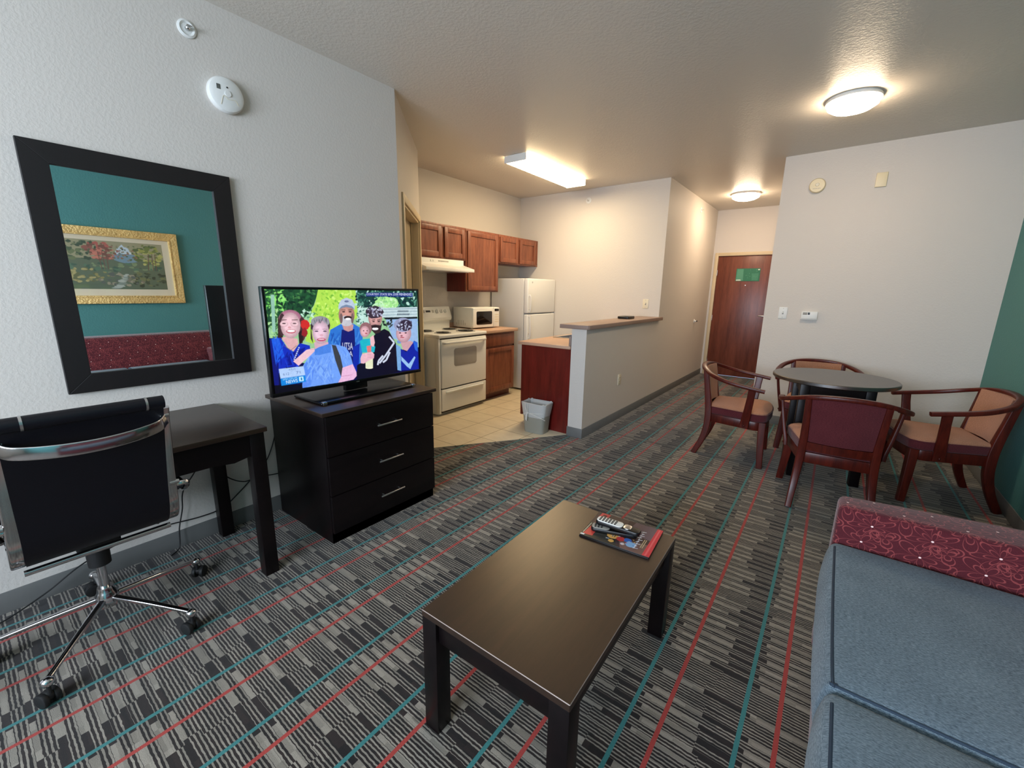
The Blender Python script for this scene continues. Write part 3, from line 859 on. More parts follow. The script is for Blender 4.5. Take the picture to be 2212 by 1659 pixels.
for ch in (bg,):
    for o in ch.children: o.location = (-T[0], -T[1], -T[2])
# oven door, window, handle, drawer
b = new(); box(b, sx-.028, sx+.008, sy0+.035, sy1-.006, .312, .848, .012, 3); od = obj('oven_door', b, M['white'], t, off=T)
b = new(); prism(b, [(3.475-.185+.015*(k % 2), .0) for k in range(0)] or [(a+3.495, c+.640) for a, c in rrect(.37, .20, .03, 5)], sx+.0075, sx+.0105, 'x', bev=.001)
obj('oven_window', b, M['oven_glass'], od, off=T)
b = new(); sweep(b, [(sx+.006, 3.15, .812), (sx+.032, 3.17, .812), (sx+.036, 3.30, .812), (sx+.036, 3.66, .812), (sx+.032, 3.80, .812), (sx+.006, 3.82, .812)], rrect(.03, .026, .009), up=(0, 0, 1)); obj('handle', b, M['white'], od, off=T)
b = new(); box(b, sx-.028, sx+.006, sy0+.035, sy1-.006, .055, .300, .010, 3); dr = obj('drawer', b, M['white'], t, off=T)
b = new(); sweep(b, [(sx+.002, 3.18, .262), (sx+.018, 3.22, .268), (sx+.020, 3.48, .270), (sx+.018, 3.76, .268), (sx+.002, 3.80, .262)], rrect(.022, .02, .008), up=(0, 0, 1)); obj('grip_ledge', b, M['white'], dr, off=T)
for (x, y, r) in ((-3.735, 3.275, .105), (-3.455, 3.30, .085), (-3.735, 3.68, .085), (-3.445, 3.66, .105)):
    b = new(); lathe(b, [(r*.2, .8965), (r*.9, .8975), (r, .902), (r+.01, .9015), (r+.01, .8975), (r, .896)], (x, y, 0), 40); bo = obj('drip_bowl', b, M['glass_dark'], t, off=T)
    b = new(); pts = []
    for i in range(90):
        a = i/90*2*PI*3.6; rr = r*(.22+.72*i/90); pts.append((x+rr*math.cos(a), y+rr*math.sin(a), .906))
    sweep(b, pts, circ(.0048, 6), smooth=0); obj('coil', b, M['black'], bo, off=T)

# ---------------------------------------------------------------- base cabinet, worktop, microwave
by0, by1, bx = 3.870, 4.492, -3.352
t = thing('base_cabinet', 'oak base cabinet with one drawer and one door right of the stove', 'cabinet', (-3.66, 4.18, 0), 0, 'kitchen base cabinets')
T = t.location
b = new(); box(b, XK+.005, bx-.019, by0, by1, .095, .855, .002); box(b, XK+.005, bx-.075, by0+.002, by1-.002, .006, .1); obj('body', b, M['cabinet_dark'], t, off=T)
b = new(); box(b, bx-.019, bx, by0, by1, .095, .13, .001); box(b, bx-.019, bx, by0, by1, .815, .856, .001); box(b, bx-.019, bx, by0, by0+.035, .12, .83, .001); box(b, bx-.019, bx, by1-.035, by1, .12, .83, .001); box(b, bx-.019, bx, by0, by1, .655, .70, .001)
obj('face_frame', b, M['cabinet'], t, off=T)
b = new(); box(b, bx, bx+.019, by0+.02, by1-.02, .692, .832, .006); obj('drawer', b, M['cabinet'], t, off=T)
b = new(); raised_door(b, by0+.02, by1-.02, .115, .668, bx); obj('door', b, M['cabinet'], t, off=T)
b = new(); box(b, XK+.002, bx+.04, by0-.002, by1+.03, .857, .895, .006, 3)
solo('worktop', b, M['counter'], 'beige laminate worktop carrying the microwave', 'worktop', org=(-3.64, 4.18, .857))
b = new(); box(b, XK+.002, XK+.02, by0, by1+.028, .896, .958, .004); solo('backsplash', b, M['counter'], 'beige backsplash strip on the wall behind the microwave', 'backsplash', org=(XK+.01, 4.18, .896))
mw = Matrix.Rotation(math.radians(-7), 4, 'Z')
t = thing('microwave', 'white microwave oven on the worktop beside the stove', 'microwave', (-3.722, 4.165, .897), math.radians(-5))
b = new(); box(b, -.19, .16, -.235, .235, .010, .262, .008, 3); box(b, -.15, -.12, -.2, -.17, 0, .012); box(b, .1, .13, -.2, -.17, 0, .012); box(b, -.15, -.12, .17, .2, 0, .012); box(b, .1, .13, .17, .2, 0, .012); obj('body', b, M['white'], t)
b = new(); box(b, .16, .186, -.235, .125, .012, .260, .010, 3); dd = obj('door', b, M['white'], t)
b = new(); prism(b, [(a-.04, c+.132) for a, c in rrect(.275, .165, .018, 4)], .184, .1885, 'x', bev=.001); obj('window', b, M['glass_dark'], dd)
b = new(); box(b, .16, .184, .128, .235, .012, .260, .008, 3); cp = obj('control_panel', b, M['white'], t)
b = new(); box(b, .183, .1865, .145, .222, .212, .243, .002); obj('display', b, M['glass_dark'], cp)
b = new()
for i in range(3):
    for j in range(4): box(b, .1835, .1852, .150+i*.025, .168+i*.025, .07+j*.03, .088+j*.03, .001)
obj('keypad', b, M['almond'], cp)
b = new()
for i in range(6): box(b, -.13+i*.033, -.122+i*.033, -.2365, -.234, .04, .10 if i % 5 else .07, .001)
obj('vent_slot', b, M['grey_trim'], t)

# ---------------------------------------------------------------- refrigerator
t = thing('refrigerator', 'white two-door refrigerator in the back corner of the kitchen', 'refrigerator', (-3.62, 5.05, 0))
T = t.location; ry0, ry1 = 4.715, 5.405
b = new(); box(b, XK+.03, -3.375, ry0, ry1, .03, 1.535, .008, 3); obj('body', b, M['fridge_side'], t, off=T)
b = new(); box(b, -3.368, -3.30, ry0, ry1, 1.075, 1.535, .016, 4); fz = obj('freezer_door', b, M['fridge'], t, off=T)
b = new(); box(b, -3.368, -3.30, ry0, ry1, .09, 1.062, .016, 4); fd = obj('fridge_door', b, M['fridge'], t, off=T)
b = new(); box(b, -3.37, -3.33, ry0+.005, ry1-.005, .025, .083, .004); obj('kick_grille', b, M['black'], t, off=T)
b = new(); sweep(b, [(-3.302, ry0+.03, 1.10), (-3.280, ry0+.03, 1.115), (-3.272, ry0+.03, 1.28), (-3.302, ry0+.03, 1.32)], rrect(.022, .012, .004), up=(0, 1, 0)); obj('handle', b, M['fridge'], fz, off=T)
b = new(); sweep(b, [(-3.302, ry0+.03, 1.035), (-3.280, ry0+.03, 1.02), (-3.272, ry0+.03, .78), (-3.302, ry0+.03, .74)], rrect(.022, .012, .004), up=(0, 1, 0)); obj('handle', b, M['fridge'], fd, off=T)
for z, p in ((1.125, fz), (1.30, fz), (.80, fd)):
    b = new(); lathe(b, [(0, 0), (.007, 0), (.006, .003), (0, .004)], (-3.300, ry0+.03, z), 14, RX); obj('handle_screw', b, M['steel'], p, off=T)
b = new(); lathe(b, [(0, 0), (.013, 0), (.012, .002), (0, .003)], (-3.3005, ry0+.10, 1.485), 18, RX); obj('badge', b, M['steel'], fz, off=T)

# ---------------------------------------------------------------- peninsula with sink, bar ledge
t = thing('base_cabinet', 'dark red end panel cabinet of the peninsula behind the waste bin', 'cabinet', (-2.22, 4.4, 0), 0, 'kitchen base cabinets')
T = t.location
b = new()
prism(b, [(-2.505, .105), (-2.44, .105), (-2.44, .006), (-1.934, .006), (-1.934, .838), (-2.505, .838)], 3.49, 3.52, 'y')
prism(b, [(-2.505, .105), (-2.44, .105), (-2.44, .006), (-1.934, .006), (-1.934, .70), (-2.505, .70)], 3.515, 5.405, 'y')
box(b, -2.505, -2.49, 3.515, 5.405, .69, .838)
obj('body', b, M['cabinet_dark'], t, off=T)
for k in range(3):
    y0 = 3.53+k*.62
    b = new(); t2 = b
    for (a, c, z0, z1) in ((y0, y0+.05, .12, .66), (y0+.55, y0+.60, .12, .66), (y0+.05, y0+.55, .12, .17), (y0+.05, y0+.55, .61, .66)): box(b, -2.524, -2.506, a, c, z0, z1, .003)
    box(b, -2.514, -2.506, y0+.04, y0+.56, .16, .62); obj('door', b, M['cabinet'], t, off=T)
    b = new(); box(b, -2.524, -2.506, y0, y0+.60, .69, .82, .005); obj('drawer', b, M['cabinet'], t, off=T)
sink = (-2.46, -2.06, 4.05, 4.62)
b = new()
x0, x1, y0, y1 = -2.535, -1.93, 3.462, 5.41
a0, a1, c0, c1 = sink
box(b, x0, x1, y0, c0, .842, .873, .005, 3); box(b, x0, x1, c1, y1, .842, .873, .005, 3)
box(b, x0, a0, c0-.005, c1+.005, .842, .873, .004); box(b, a1, x1, c0-.005, c1+.005, .842, .873, .004)
solo('peninsula_worktop', b, M['counter'], 'beige laminate worktop of the peninsula holding the sink', 'worktop', org=(-2.23, 4.4, .842))
b = new(); box(b, -1.947, -1.927, 3.462, 5.41, .874, .965, .004); solo('backsplash', b, M['counter_edge'], 'taupe backsplash strip between the peninsula worktop and the half wall', 'backsplash', org=(-1.937, 4.4, .874))
t = thing('kitchen_sink', 'stainless steel sink set in the peninsula worktop', 'sink', (-2.26, 4.33, .873))
T = t.location
b = new()
for (p, q, r, s_) in ((a0-.015, a1+.015, c0-.015, c0+.02), (a0-.015, a1+.015, c1-.02, c1+.015), (a0-.015, a0+.02, c0, c1), (a1-.05, a1+.015, c0, c1)): box(b, p, q, r, s_, .872, .878, .002)
for (p, q, r, s_) in ((a0+.018, a1-.048, c0+.018, c0+.021), (a0+.018, a1-.048, c1-.021, c1-.018), (a0+.018, a0+.021, c0+.02, c1-.02), (a1-.051, a1-.048, c0+.02, c1-.02)): box(b, p, q, r, s_, .72, .876)
box(b, a0+.018, a1-.048, c0+.018, c1-.018, .715, .722)
obj('basin', b, M['steel'], t, off=T)
b = new(); cyl(b, (a1-.018, 4.33, .876), (a1-.018, 4.33, .905), .022, .018); sweep(b, [(a1-.018, 4.33, .90), (a1-.03, 4.33, .945), (a1-.09, 4.33, .955), (a1-.16, 4.33, .94), (a1-.175, 4.33, .925)], circ(.010, 10)); fa = obj('faucet', b, M['chrome'], t, off=T)
for y in (4.24, 4.42):
    b = new(); cyl(b, (a1-.018, y, .876), (a1-.018, y, .915), .018, .02, bev=.004); obj('tap_handle', b, M['chrome'], fa, off=T)
b = new(); prism(b, [(-2.03, 3.425), (-1.742, 3.425), (-1.726, 3.442), (-1.726, 5.44), (-1.772, 5.44), (-1.772, 5.415), (-2.03, 5.415)], 1.040, 1.078, bev=.004)
solo('bar_ledge', b, M['counter_edge'], 'beige laminate ledge along the top of the half wall', 'ledge', org=(-1.88, 4.42, 1.04))
b = new(); R_ = Matrix.Rotation(math.radians(6), 4, 'Z'); box(b, -1.985, -1.855, 4.63, 4.82, 1.0785, 1.108, .008, 3, rot=None)
solo('black_tray', b, M['black'], 'small flat black tray lying on the bar ledge', 'tray', org=(-1.92, 4.725, 1.0785))

# ---------------------------------------------------------------- waste bin and its bag
t = thing('waste_bin', 'small grey waste bin on the tile floor at the end of the peninsula', 'waste bin', (-2.215, 3.365, .006), math.radians(4))
def loft(b, levels, cap0=True, cap1=False, n=6):
    t_ = bmesh.new(); rings = []
    for (w, d, r, z, wob) in levels:
        ring_ = []
        for i, (a, c) in enumerate(rrect(w, d, r, n)):
            k = 1+wob*math.sin(i*2.3+z*40)
            ring_.append(t_.verts.new((a*k, c*k, z+wob*.5*math.sin(i*1.7))))
        rings.append(ring_)
    for p, q in zip(rings, rings[1:]):
        for i in range(len(p)): t_.faces.new((p[i], p[(i+1) % len(p)], q[(i+1) % len(p)], q[i]))
    if cap0: t_.faces.new(rings[0])
    if cap1: t_.faces.new(rings[-1])
    bmesh.ops.recalc_face_normals(t_, faces=t_.faces)
    return merge(b, t_)
b = new(); loft(b, [(.207, .137, .03, .0, 0), (.212, .142, .032, .004, 0), (.262, .175, .038, .285, 0), (.272, .185, .04, .287, 0), (.272, .185, .04, .296, 0), (.258, .171, .036, .296, 0), (.200, .130, .03, .012, 0)], True, True)
obj('body', b, M['bin'], t)
t = thing('bin_bag', 'thin white plastic bag lining the grey waste bin, knotted in front', 'plastic bag', (-2.215, 3.365, .006), math.radians(4))
b = new(); loft(b, [(.236, .160, .036, .16, .006), (.252, .172, .038, .20, .010), (.270, .186, .040, .262, .008), (.282, .194, .042, .300, .006), (.270, .184, .04, .306, .010), (.244, .160, .034, .292, .012), (.225, .150, .034, .22, .02)], False, False)
obj('liner', b, M['bag'], t)
b = new(); sphere(b, (-.05, -.098, .205), .010, (1.2, .8, 1)); sweep(b, [(-.05, -.100, .205), (-.053, -.108, .18), (-.056, -.107, .145), (-.053, -.103, .125)], circ(.009, 8), scale=[.5, 1.1, 1.2, .3])
for q in ([(-.05, -.098, .207), (.02, -.098, .195), (.09, -.092, .175), (.135, -.07, .15)], [(-.05, -.098, .207), (.03, -.100, .21), (.12, -.090, .22)], [(-.05, -.098, .205), (-.09, -.09, .19), (-.12, -.075, .175)], [(-.05, -.098, .207), (-.045, -.104, .25), (-.05, -.100, .298)], [(-.052, -.098, .207), (-.065, -.102, .25), (-.075, -.100, .298)]):
    sweep(b, q, circ(.0035, 6), scale=[1, 1.2, .5])
obj('knot', b, M['white_plastic'], t)
# ---------------------------------------------------------------- chest of drawers
cy0_, cy1_, cfx = 1.068, 1.815, -1.992
t = thing('chest_of_drawers', 'dark espresso three-drawer chest under the television', 'chest of drawers', (-2.30, 1.44, 0))
T = t.location
b = new(); box(b, -2.60, cfx-.02, cy0_+.008, cy1_-.008, .0, .728, .002); obj('body', b, M['espresso'], t, off=T)
b = new(); box(b, -2.612, cfx+.010, cy0_-.012, cy1_+.012, .729, .750, .002); obj('top', b, M['espresso_top'], t, off=T)
for z0, z1, hz in ((.505, .722, .614), (.285, .500, .396), (.065, .280, .180)):
    b = new(); box(b, cfx-.019, cfx, cy0_+.010, cy1_-.010, z0, z1, .0015); d = obj('drawer', b, M['espresso'], t, off=T)
    b = new(); cyl(b, (cfx+.026, 1.367, hz), (cfx+.026, 1.535, hz), .0052, bev=.001, n=14)
    for y in (1.393, 1.509): cyl(b, (cfx-.001, y, hz), (cfx+.026, y, hz), .0042, n=10)
    obj('handle', b, M['steel'], d, off=T)
b = new(); box(b, cfx-.035, cfx-.02, cy0_+.01, cy1_-.01, .0, .062); obj('plinth', b, M['espresso'], t, off=T)

# ---------------------------------------------------------------- television
tx = -2.235
t = thing('television', 'flat screen television showing a news broadcast on the dark chest', 'television', (tx-.03, 1.435, .751))
T = t.location
ty0, ty1, tz0, tz1 = .940, 1.922, .812, 1.372
b = new(); box(b, tx-.034, tx, ty0, ty1, tz0, tz1, .004, 2); box(b, tx-.075, tx-.03, ty0+.16, ty1-.16, tz0+.03, tz0+.36, .02, 3); obj('housing', b, M['black'], t, off=T)
b = new()
box(b, tx-.001, tx+.0022, ty0+.001, ty1-.001, tz0+.001, tz0+.022, .0015); box(b, tx-.001, tx+.0022, ty0+.001, ty1-.001, tz1-.014, tz1-.001, .0015)
box(b, tx-.001, tx+.0022, ty0+.001, ty0+.014, tz0+.02, tz1-.012, .0015); box(b, tx-.001, tx+.0022, ty1-.014, ty1-.001, tz0+.02, tz1-.012, .0015)
obj('bezel', b, M['black_gloss'], t, off=T)
b = new(); box(b, tx-.05, tx-.018, 1.36, 1.51, .772, .84, .006); obj('neck', b, M['black_gloss'], t, off=T)
b = new(); prism(b, [(-2.415, 1.13), (-2.115, 1.13), (-2.115, 1.775), (-2.415, 1.745)], .7515, .768, bev=.006, seg=3); stand = obj('stand_base', b, M['black_gloss'], t, off=T)
for y in (1.15, 1.755):
    b = new(); box(b, -2.135, -2.112, y-.012, y+.012, .752, .7705, .003); obj('stand_corner', b, M['chrome'], stand, off=T)
b = new(); box(b, tx+.0015, tx+.003, 1.42, 1.44, tz0+.008, tz0+.014); obj('logo', b, M['steel'], t, off=T)

# the broadcast picture, drawn in the picture's own plane
iy0, iy1, iz0, iz1 = ty0+.013, ty1-.013, tz0+.021, tz1-.013
src = [(182, 236), (1918, 256), (1956, 1160), (286, 1441)]; dst = [(0, 1), (1, 1), (1, 0), (0, 0)]
A_ = []; B_ = []
for (x, y), (u, v) in zip(src, dst):
    A_.append([x, y, 1, 0, 0, 0, -u*x, -u*y]); B_.append(u); A_.append([0, 0, 0, x, y, 1, -v*x, -v*y]); B_.append(v)
Hm = np.append(np.linalg.solve(np.array(A_, float), np.array(B_, float)), 1).reshape(3, 3)
def tvf(x, y):
    q = Hm @ np.array([x, y, 1.0]); return (q[0]/q[2], q[1]/q[2])
P = Paint(lambda a, c: (tx+.0012, iy0+a*(iy1-iy0), iz0+c*(iz1-iz0)), 640, 360, uv=tvf)
P.poly([(150, 200), (1950, 230), (1990, 1200), (260, 1480)], (150, 200, 150))
def leaves(x0, x1, y0, y1, cols, n, w=26, rot=True):
    for i in range(n):
        P.ell(random.uniform(x0, x1), random.uniform(y0, y1), random.uniform(.5, 1.2)*w, random.uniform(.25, .6)*w, random.choice(cols), n=7, rot=random.uniform(0, PI), jit=.3)
P.poly([(180, 230), (800, 240), (740, 420), (640, 560), (400, 560), (180, 700)], (28, 74, 44))
leaves(190, 780, 240, 520, [(20, 52, 36), (40, 96, 56), (16, 40, 30), (70, 128, 70)], 150)
leaves(185, 420, 240, 480, [(110, 200, 90), (150, 230, 120), (60, 130, 60)], 70, 22)
leaves(190, 340, 470, 790, [(90, 150, 80), (170, 220, 150), (50, 100, 56)], 60, 22)
P.poly([(255, 300), (296, 300), (304, 720), (268, 726)], (150, 196, 178))
P.poly([(790, 240), (1215, 246), (1240, 560), (1000, 700), (720, 860), (640, 830), (700, 520), (760, 380)], (178, 226, 84))
leaves(760, 1200, 245, 640, [(190, 240, 90), (150, 210, 70), (206, 244, 120), (120, 186, 60)], 120, 24)
leaves(600, 760, 470, 640, [(200, 240, 220), (90, 150, 110), (160, 214, 180)], 40, 20)
P.poly([(1215, 246), (1920, 256), (1920, 470), (1500, 470), (1260, 460)], (22, 62, 56))
leaves(1215, 1900, 250, 470, [(14, 46, 46), (40, 96, 84), (180, 226, 210), (90, 150, 130), (18, 40, 52)], 170, 24)
P.ell(1560, 400, 130, 85, (176, 236, 150), jit=.15); P.ell(1480, 440, 80, 50, (190, 238, 190)); P.ell(1640, 390, 60, 60, (160, 226, 140)); leaves(1430, 1690, 330, 470, [(190, 240, 170), (150, 210, 140), (210, 244, 200), (120, 190, 130)], 60, 20)
P.poly([(1240, 450), (1500, 440), (1420, 640), (1230, 640)], (190, 226, 214)); leaves(1230, 1340, 420, 640, [(200, 236, 230), (70, 120, 110), (20, 50, 50)], 30, 20)
P.poly([(1480, 450), (1925, 440), (1925, 570), (1500, 560)], (196, 216, 222))
for y in (468, 500, 534): P.line((1490, y), (1925, y-12), 7, (140, 164, 176))
for k in range(9): P.poly([(1700+k*14, 478), (1708+k*14, 478), (1706+k*14, 498), (1698+k*14, 498)], (52, 62, 82)); P.poly([(1694+k*16, 514), (1703+k*16, 512), (1701+k*16, 534), (1692+k*16, 536)], (50, 60, 80))
leaves(1640, 1930, 590, 860, [(130, 166, 220), (170, 196, 236), (110, 150, 210)], 40, 30)
P.poly([(1530, 560), (1925, 552), (1926, 574), (1560, 584)], (14, 18, 30))
P.poly([(1560, 584), (1926, 574), (1940, 900), (1640, 800)], (150, 182, 226))
leaves(1530, 1640, 590, 660, [(16, 24, 30), (60, 70, 70)], 14, 24)
# dark lower picture
P.poly([(250, 1000), (700, 1100), (1300, 1000), (1965, 900), (1975, 1200), (270, 1470)], (6, 6, 70))
# person far left
P.poly([(330, 760), (300, 820), (390, 800), (360, 560), (400, 500), (330, 560)], (54, 34, 34))
P.poly([(250, 800), (360, 790), (430, 900), (500, 950), (575, 850), (690, 880), (700, 960), (560, 1120), (420, 1130), (330, 1200), (300, 1400), (255, 1300)], (18, 44, 190))
P.poly([(225, 790), (330, 800), (330, 1480), (255, 1480), (235, 1000)], (12, 20, 120)); P.poly([(255, 800), (340, 795), (400, 1000), (300, 1100)], (28, 90, 226)); P.poly([(420, 1000), (560, 930), (640, 900), (560, 1090), (440, 1110)], (10, 20, 140))
P.folds(290, 560, 960, 1120, [(10, 26, 150), (30, 66, 214), (14, 34, 170)], 26); P.folds(280, 400, 820, 960, [(20, 60, 200), (40, 100, 230)], 14)
P.poly([(370, 790), (400, 780), (550, 800), (560, 860), (505, 946), (440, 905)], (222, 172, 176))
P.face(470, 570, 128, 98, (200, 132, 160)); P.ell(380, 640, 40, 130, (70, 44, 52)); P.ell(606, 690, 44, 140, (76, 42, 48)); P.poly([(560, 720), (620, 700), (610, 850), (570, 860)], (40, 22, 30))
P.ell(640, 640, 52, 60, (206, 40, 40), jit=.12); P.ell(632, 730, 34, 50, (150, 30, 40), jit=.15)
P.face(474, 650, 112, 148, (240, 198, 208)); 
for x in (400, 520): P.ell(x, 632, 46, 34, (214, 168, 178)); P.ell(x, 630, 40, 28, (238, 200, 208)); P.ell(x, 626, 22, 7, (70, 44, 54))
for x in (398, 522): P.line((x-34, 588), (x+34, 584), 8, (90, 60, 66))
P.ell(462, 672, 18, 12, (222, 164, 170)); P.ell(478, 716, 56, 24, (196, 90, 110)); P.ell(478, 712, 46, 14, (252, 248, 250))
P.line((400, 880), (470, 935), 5, (120, 90, 90)); P.line((470, 935), (540, 880), 5, (120, 90, 90))
for k in range(7): P.ell(566-k*9, 905+k*22, 9, 9, (190, 200, 235), n=8)
# man with cap
P.poly([(880, 900), (925, 700), (1050, 630), (1190, 630), (1290, 690), (1300, 900), (1260, 1180), (1000, 1180)], (46, 116, 210))
P.folds(940, 1040, 760, 860, [(36, 100, 200), (70, 140, 224), (30, 84, 180)], 16); P.folds(1215, 1260, 720, 900, [(36, 100, 200), (66, 136, 226)], 10)
P.poly([(1056, 700), (1200, 690), (1210, 860), (1190, 1100), (1080, 1060), (1040, 880)], (16, 20, 110)); P.poly([(1060, 640), (1190, 640), (1180, 705), (1130, 722), (1080, 700)], (200, 150, 150))
P.poly([(1180, 900), (1260, 860), (1250, 1180), (1190, 1200)], (14, 40, 170))
P.text('UTSA', [(1062, 930), (1182, 930), (1182, 848), (1062, 848)], (206, 214, 240)); P.text('SA', [(1110, 1008), (1180, 1008), (1180, 946), (1110, 946)], (200, 208, 236))
P.face(1112, 530, 92, 120, (206, 150, 140)); P.ell(1112, 598, 78, 62, (196, 196, 206)); P.ell(1050, 570, 18, 60, (120, 96, 96)); P.ell(1178, 570, 16, 60, (120, 96, 96))
P.poly([(1018, 470), (1022, 410), (1050, 360), (1110, 334), (1175, 356), (1204, 410), (1206, 470), (1170, 430), (1110, 414), (1056, 432)], (186, 200, 222)); P.poly([(1022, 472), (1056, 430), (1110, 412), (1172, 428), (1206, 470), (1170, 452), (1110, 440), (1056, 452)], (120, 138, 168)); P.ell(1112, 376, 26, 12, (110, 120, 160))
for x in (1078, 1152): P.ell(x, 494, 18, 8, (60, 40, 44)); P.line((x-22, 474), (x+22, 474), 7, (70, 50, 50))
P.ell(1122, 524, 20, 22, (216, 156, 146)); P.ell(1126, 562, 46, 22, (50, 30, 34)); P.ell(1128, 576, 32, 12, (250, 246, 248))
# front woman
P.ell(812, 650, 112, 108, (62, 44, 58)); P.ell(812, 610, 106, 66, (150, 150, 160)); P.poly([(702, 640), (730, 860), (700, 800)], (70, 50, 60))
P.poly([(740, 840), (900, 840), (905, 900), (880, 960), (780, 960), (748, 930)], (214, 172, 190))
P.poly([(596, 1400), (612, 1110), (730, 930), (790, 905), (880, 868), (1000, 872), (1100, 900), (1150, 980), (1182, 1096), (1066, 1140), (1044, 1256), (1010, 1316), (820, 1350)], (112, 160, 246))
P.poly([(740, 930), (790, 900), (905, 862), (935, 880), (930, 960), (800, 990), (745, 990)], (74, 130, 226)); P.poly([(620, 1110), (700, 1000), (760, 1060), (700, 1340), (600, 1380)], (90, 140, 240)); P.poly([(760, 1130), (900, 1090), (900, 1200), (790, 1210)], (126, 174, 250))
P.folds(660, 960, 1010, 1300, [(102, 150, 240), (124, 170, 250), (92, 138, 234), (132, 178, 252)], 60, 70, 12); P.folds(1020, 1140, 940, 1080, [(102, 148, 240), (126, 172, 250)], 16)
P.poly([(940, 872), (988, 880), (1040, 1010), (1086, 1226), (1046, 1246), (980, 1050)], (58, 60, 68))
P.face(815, 728, 96, 134, (236, 200, 220)); P.folds(740, 890, 575, 610, [(96, 84, 96), (150, 146, 158), (120, 110, 124)], 16, 30, 8)
for x in (768, 864): P.ell(x, 716, 22, 8, (90, 70, 96)); P.line((x-28, 694), (x+26, 692), 6, (150, 110, 130))
P.ell(826, 762, 20, 14, (222, 172, 190)); P.ell(822, 812, 50, 20, (190, 74, 110)); P.ell(822, 808, 38, 7, (236, 206, 216))
P.poly([(1062, 1140), (1180, 1098), (1222, 1190), (1226, 1236), (1190, 1278), (1010, 1316), (1046, 1250)], (234, 186, 222)); P.line((1050, 1240), (1180, 1222), 6, (200, 140, 180))
P.poly([(498, 1062), (650, 930), (740, 908), (746, 944), (700, 990), (560, 1112)], (238, 196, 208))
P.line((690, 930), (742, 920), 4, (200, 140, 160))
# toddler, man with dark hair
P.poly([(1400, 800), (1450, 740), (1545, 690), (1600, 720), (1680, 860), (1740, 1176), (1560, 1240), (1225, 1290), (1230, 1110), (1420, 1000)], (8, 8, 34))
for q in ([(1600, 780), (1660, 850), (1560, 1000), (1490, 1090)], [(1530, 1000), (1480, 1060), (1470, 1110)], [(1610, 960), (1570, 1050), (1530, 1080)]):
    for a_, b_ in zip(q, q[1:]): P.line(a_, b_, 20, (206, 214, 234))
P.poly([(1680, 870), (1735, 900), (1745, 1180), (1700, 1170)], (120, 168, 220))
P.face(1440, 560, 80, 120, (214, 160, 158)); P.poly([(1370, 600), (1390, 700), (1440, 750), (1500, 730), (1520, 620), (1500, 650), (1440, 640), (1390, 650)], (52, 34, 40))
P.ell(1432, 500, 100, 72, (60, 44, 60), jit=.10); leaves(1350, 1520, 440, 540, [(30, 20, 34), (150, 150, 180), (80, 66, 88), (190, 190, 214)], 46, 18)
for x in (1420, 1480): P.ell(x, 606, 15, 7, (40, 26, 34)); P.line((x-20, 590), (x+20, 586), 8, (40, 26, 30))
P.ell(1440, 690, 36, 15, (250, 246, 250)); P.ell(1440, 668, 40, 10, (40, 24, 30))
P.ell(1330, 690, 70, 76, (150, 104, 110)); P.face(1320, 722, 54, 66, (232, 180, 190)); P.ell(1336, 742, 14, 8, (180, 90, 100))
for x in (1306, 1346): P.ell(x, 712, 8, 6, (60, 40, 60))
P.poly([(1262, 830), (1300, 808), (1380, 800), (1440, 900), (1430, 960), (1290, 965)], (30, 180, 200)); P.poly([(1380, 790), (1420, 760), (1436, 850), (1420, 900), (1388, 880)], (236, 186, 196)); P.poly([(1340, 890), (1396, 880), (1392, 960), (1350, 960)], (226, 120, 120))
P.poly([(1326, 1050), (1414, 1030), (1414, 1146), (1330, 1140)], (228, 232, 196)); P.ell(1372, 1142, 43, 12, (236, 236, 206))
P.poly([(1270, 1030), (1290, 980), (1400, 955), (1430, 985), (1425, 1030), (1360, 1060), (1310, 1092), (1274, 1088)], (234, 184, 200))
for k in range(3): P.line((1350, 985+k*18), (1426, 990+k*16), 4, (190, 130, 150))
# boy on the right
P.poly([(1735, 920), (1800, 960), (1890, 828), (1930, 850), (1948, 1164), (1742, 1176)], (14, 34, 160)); P.poly([(1880, 832), (1928, 850), (1935, 960), (1900, 930)], (40, 100, 220))
P.poly([(1742, 1010), (1830, 1100), (1895, 1010), (1908, 1024), (1850, 1160), (1810, 1130), (1745, 1060)], (150, 190, 236))
P.poly([(1735, 850), (1850, 830), (1880, 850), (1810, 948), (1760, 930)], (206, 160, 170)); P.face(1768, 745, 88, 106, (226, 178, 190))
P.ell(1760, 646, 106, 82, (150, 156, 190)); P.ell(1790, 650, 74, 66, (52, 38, 60)); leaves(1680, 1860, 590, 700, [(190, 196, 224), (80, 74, 104), (40, 28, 48)], 40, 16)
for x in (1726, 1792): P.ell(x, 738, 14, 7, (50, 34, 50))
P.ell(1744, 772, 14, 9, (150, 90, 100)); P.ell(1752, 790, 26, 6, (170, 70, 90))
# lower left blanks, caption strips
P.poly([(262, 1340), (598, 1330), (604, 1410), (270, 1480)], (4, 2, 22)); P.poly([(600, 1372), (1228, 1282), (1960, 1163), (1975, 1210), (300, 1490)], (3, 3, 14))
P.poly([(332, 1150), (616, 1118), (634, 1222), (350, 1262)], (176, 204, 246)); P.poly([(350, 1262), (634, 1222), (642, 1300), (360, 1346)], (20, 132, 222))
P.text('KTLM', [(450, 1168), (520, 1160), (518, 1142), (448, 1150)], (90, 120, 160)); P.text('6:12', [(382, 1228), (452, 1220), (448, 1190), (378, 1199)], (80, 108, 160)); P.text('71', [(534, 1208), (580, 1202), (576, 1174), (530, 1180)], (80, 108, 170))
P.text('SPECTRUM', [(376, 1284), (540, 1260), (538, 1240), (374, 1264)], (160, 226, 255)); P.text('NEWS', [(416, 1322), (548, 1302), (544, 1264), (412, 1286)], (226, 248, 255))
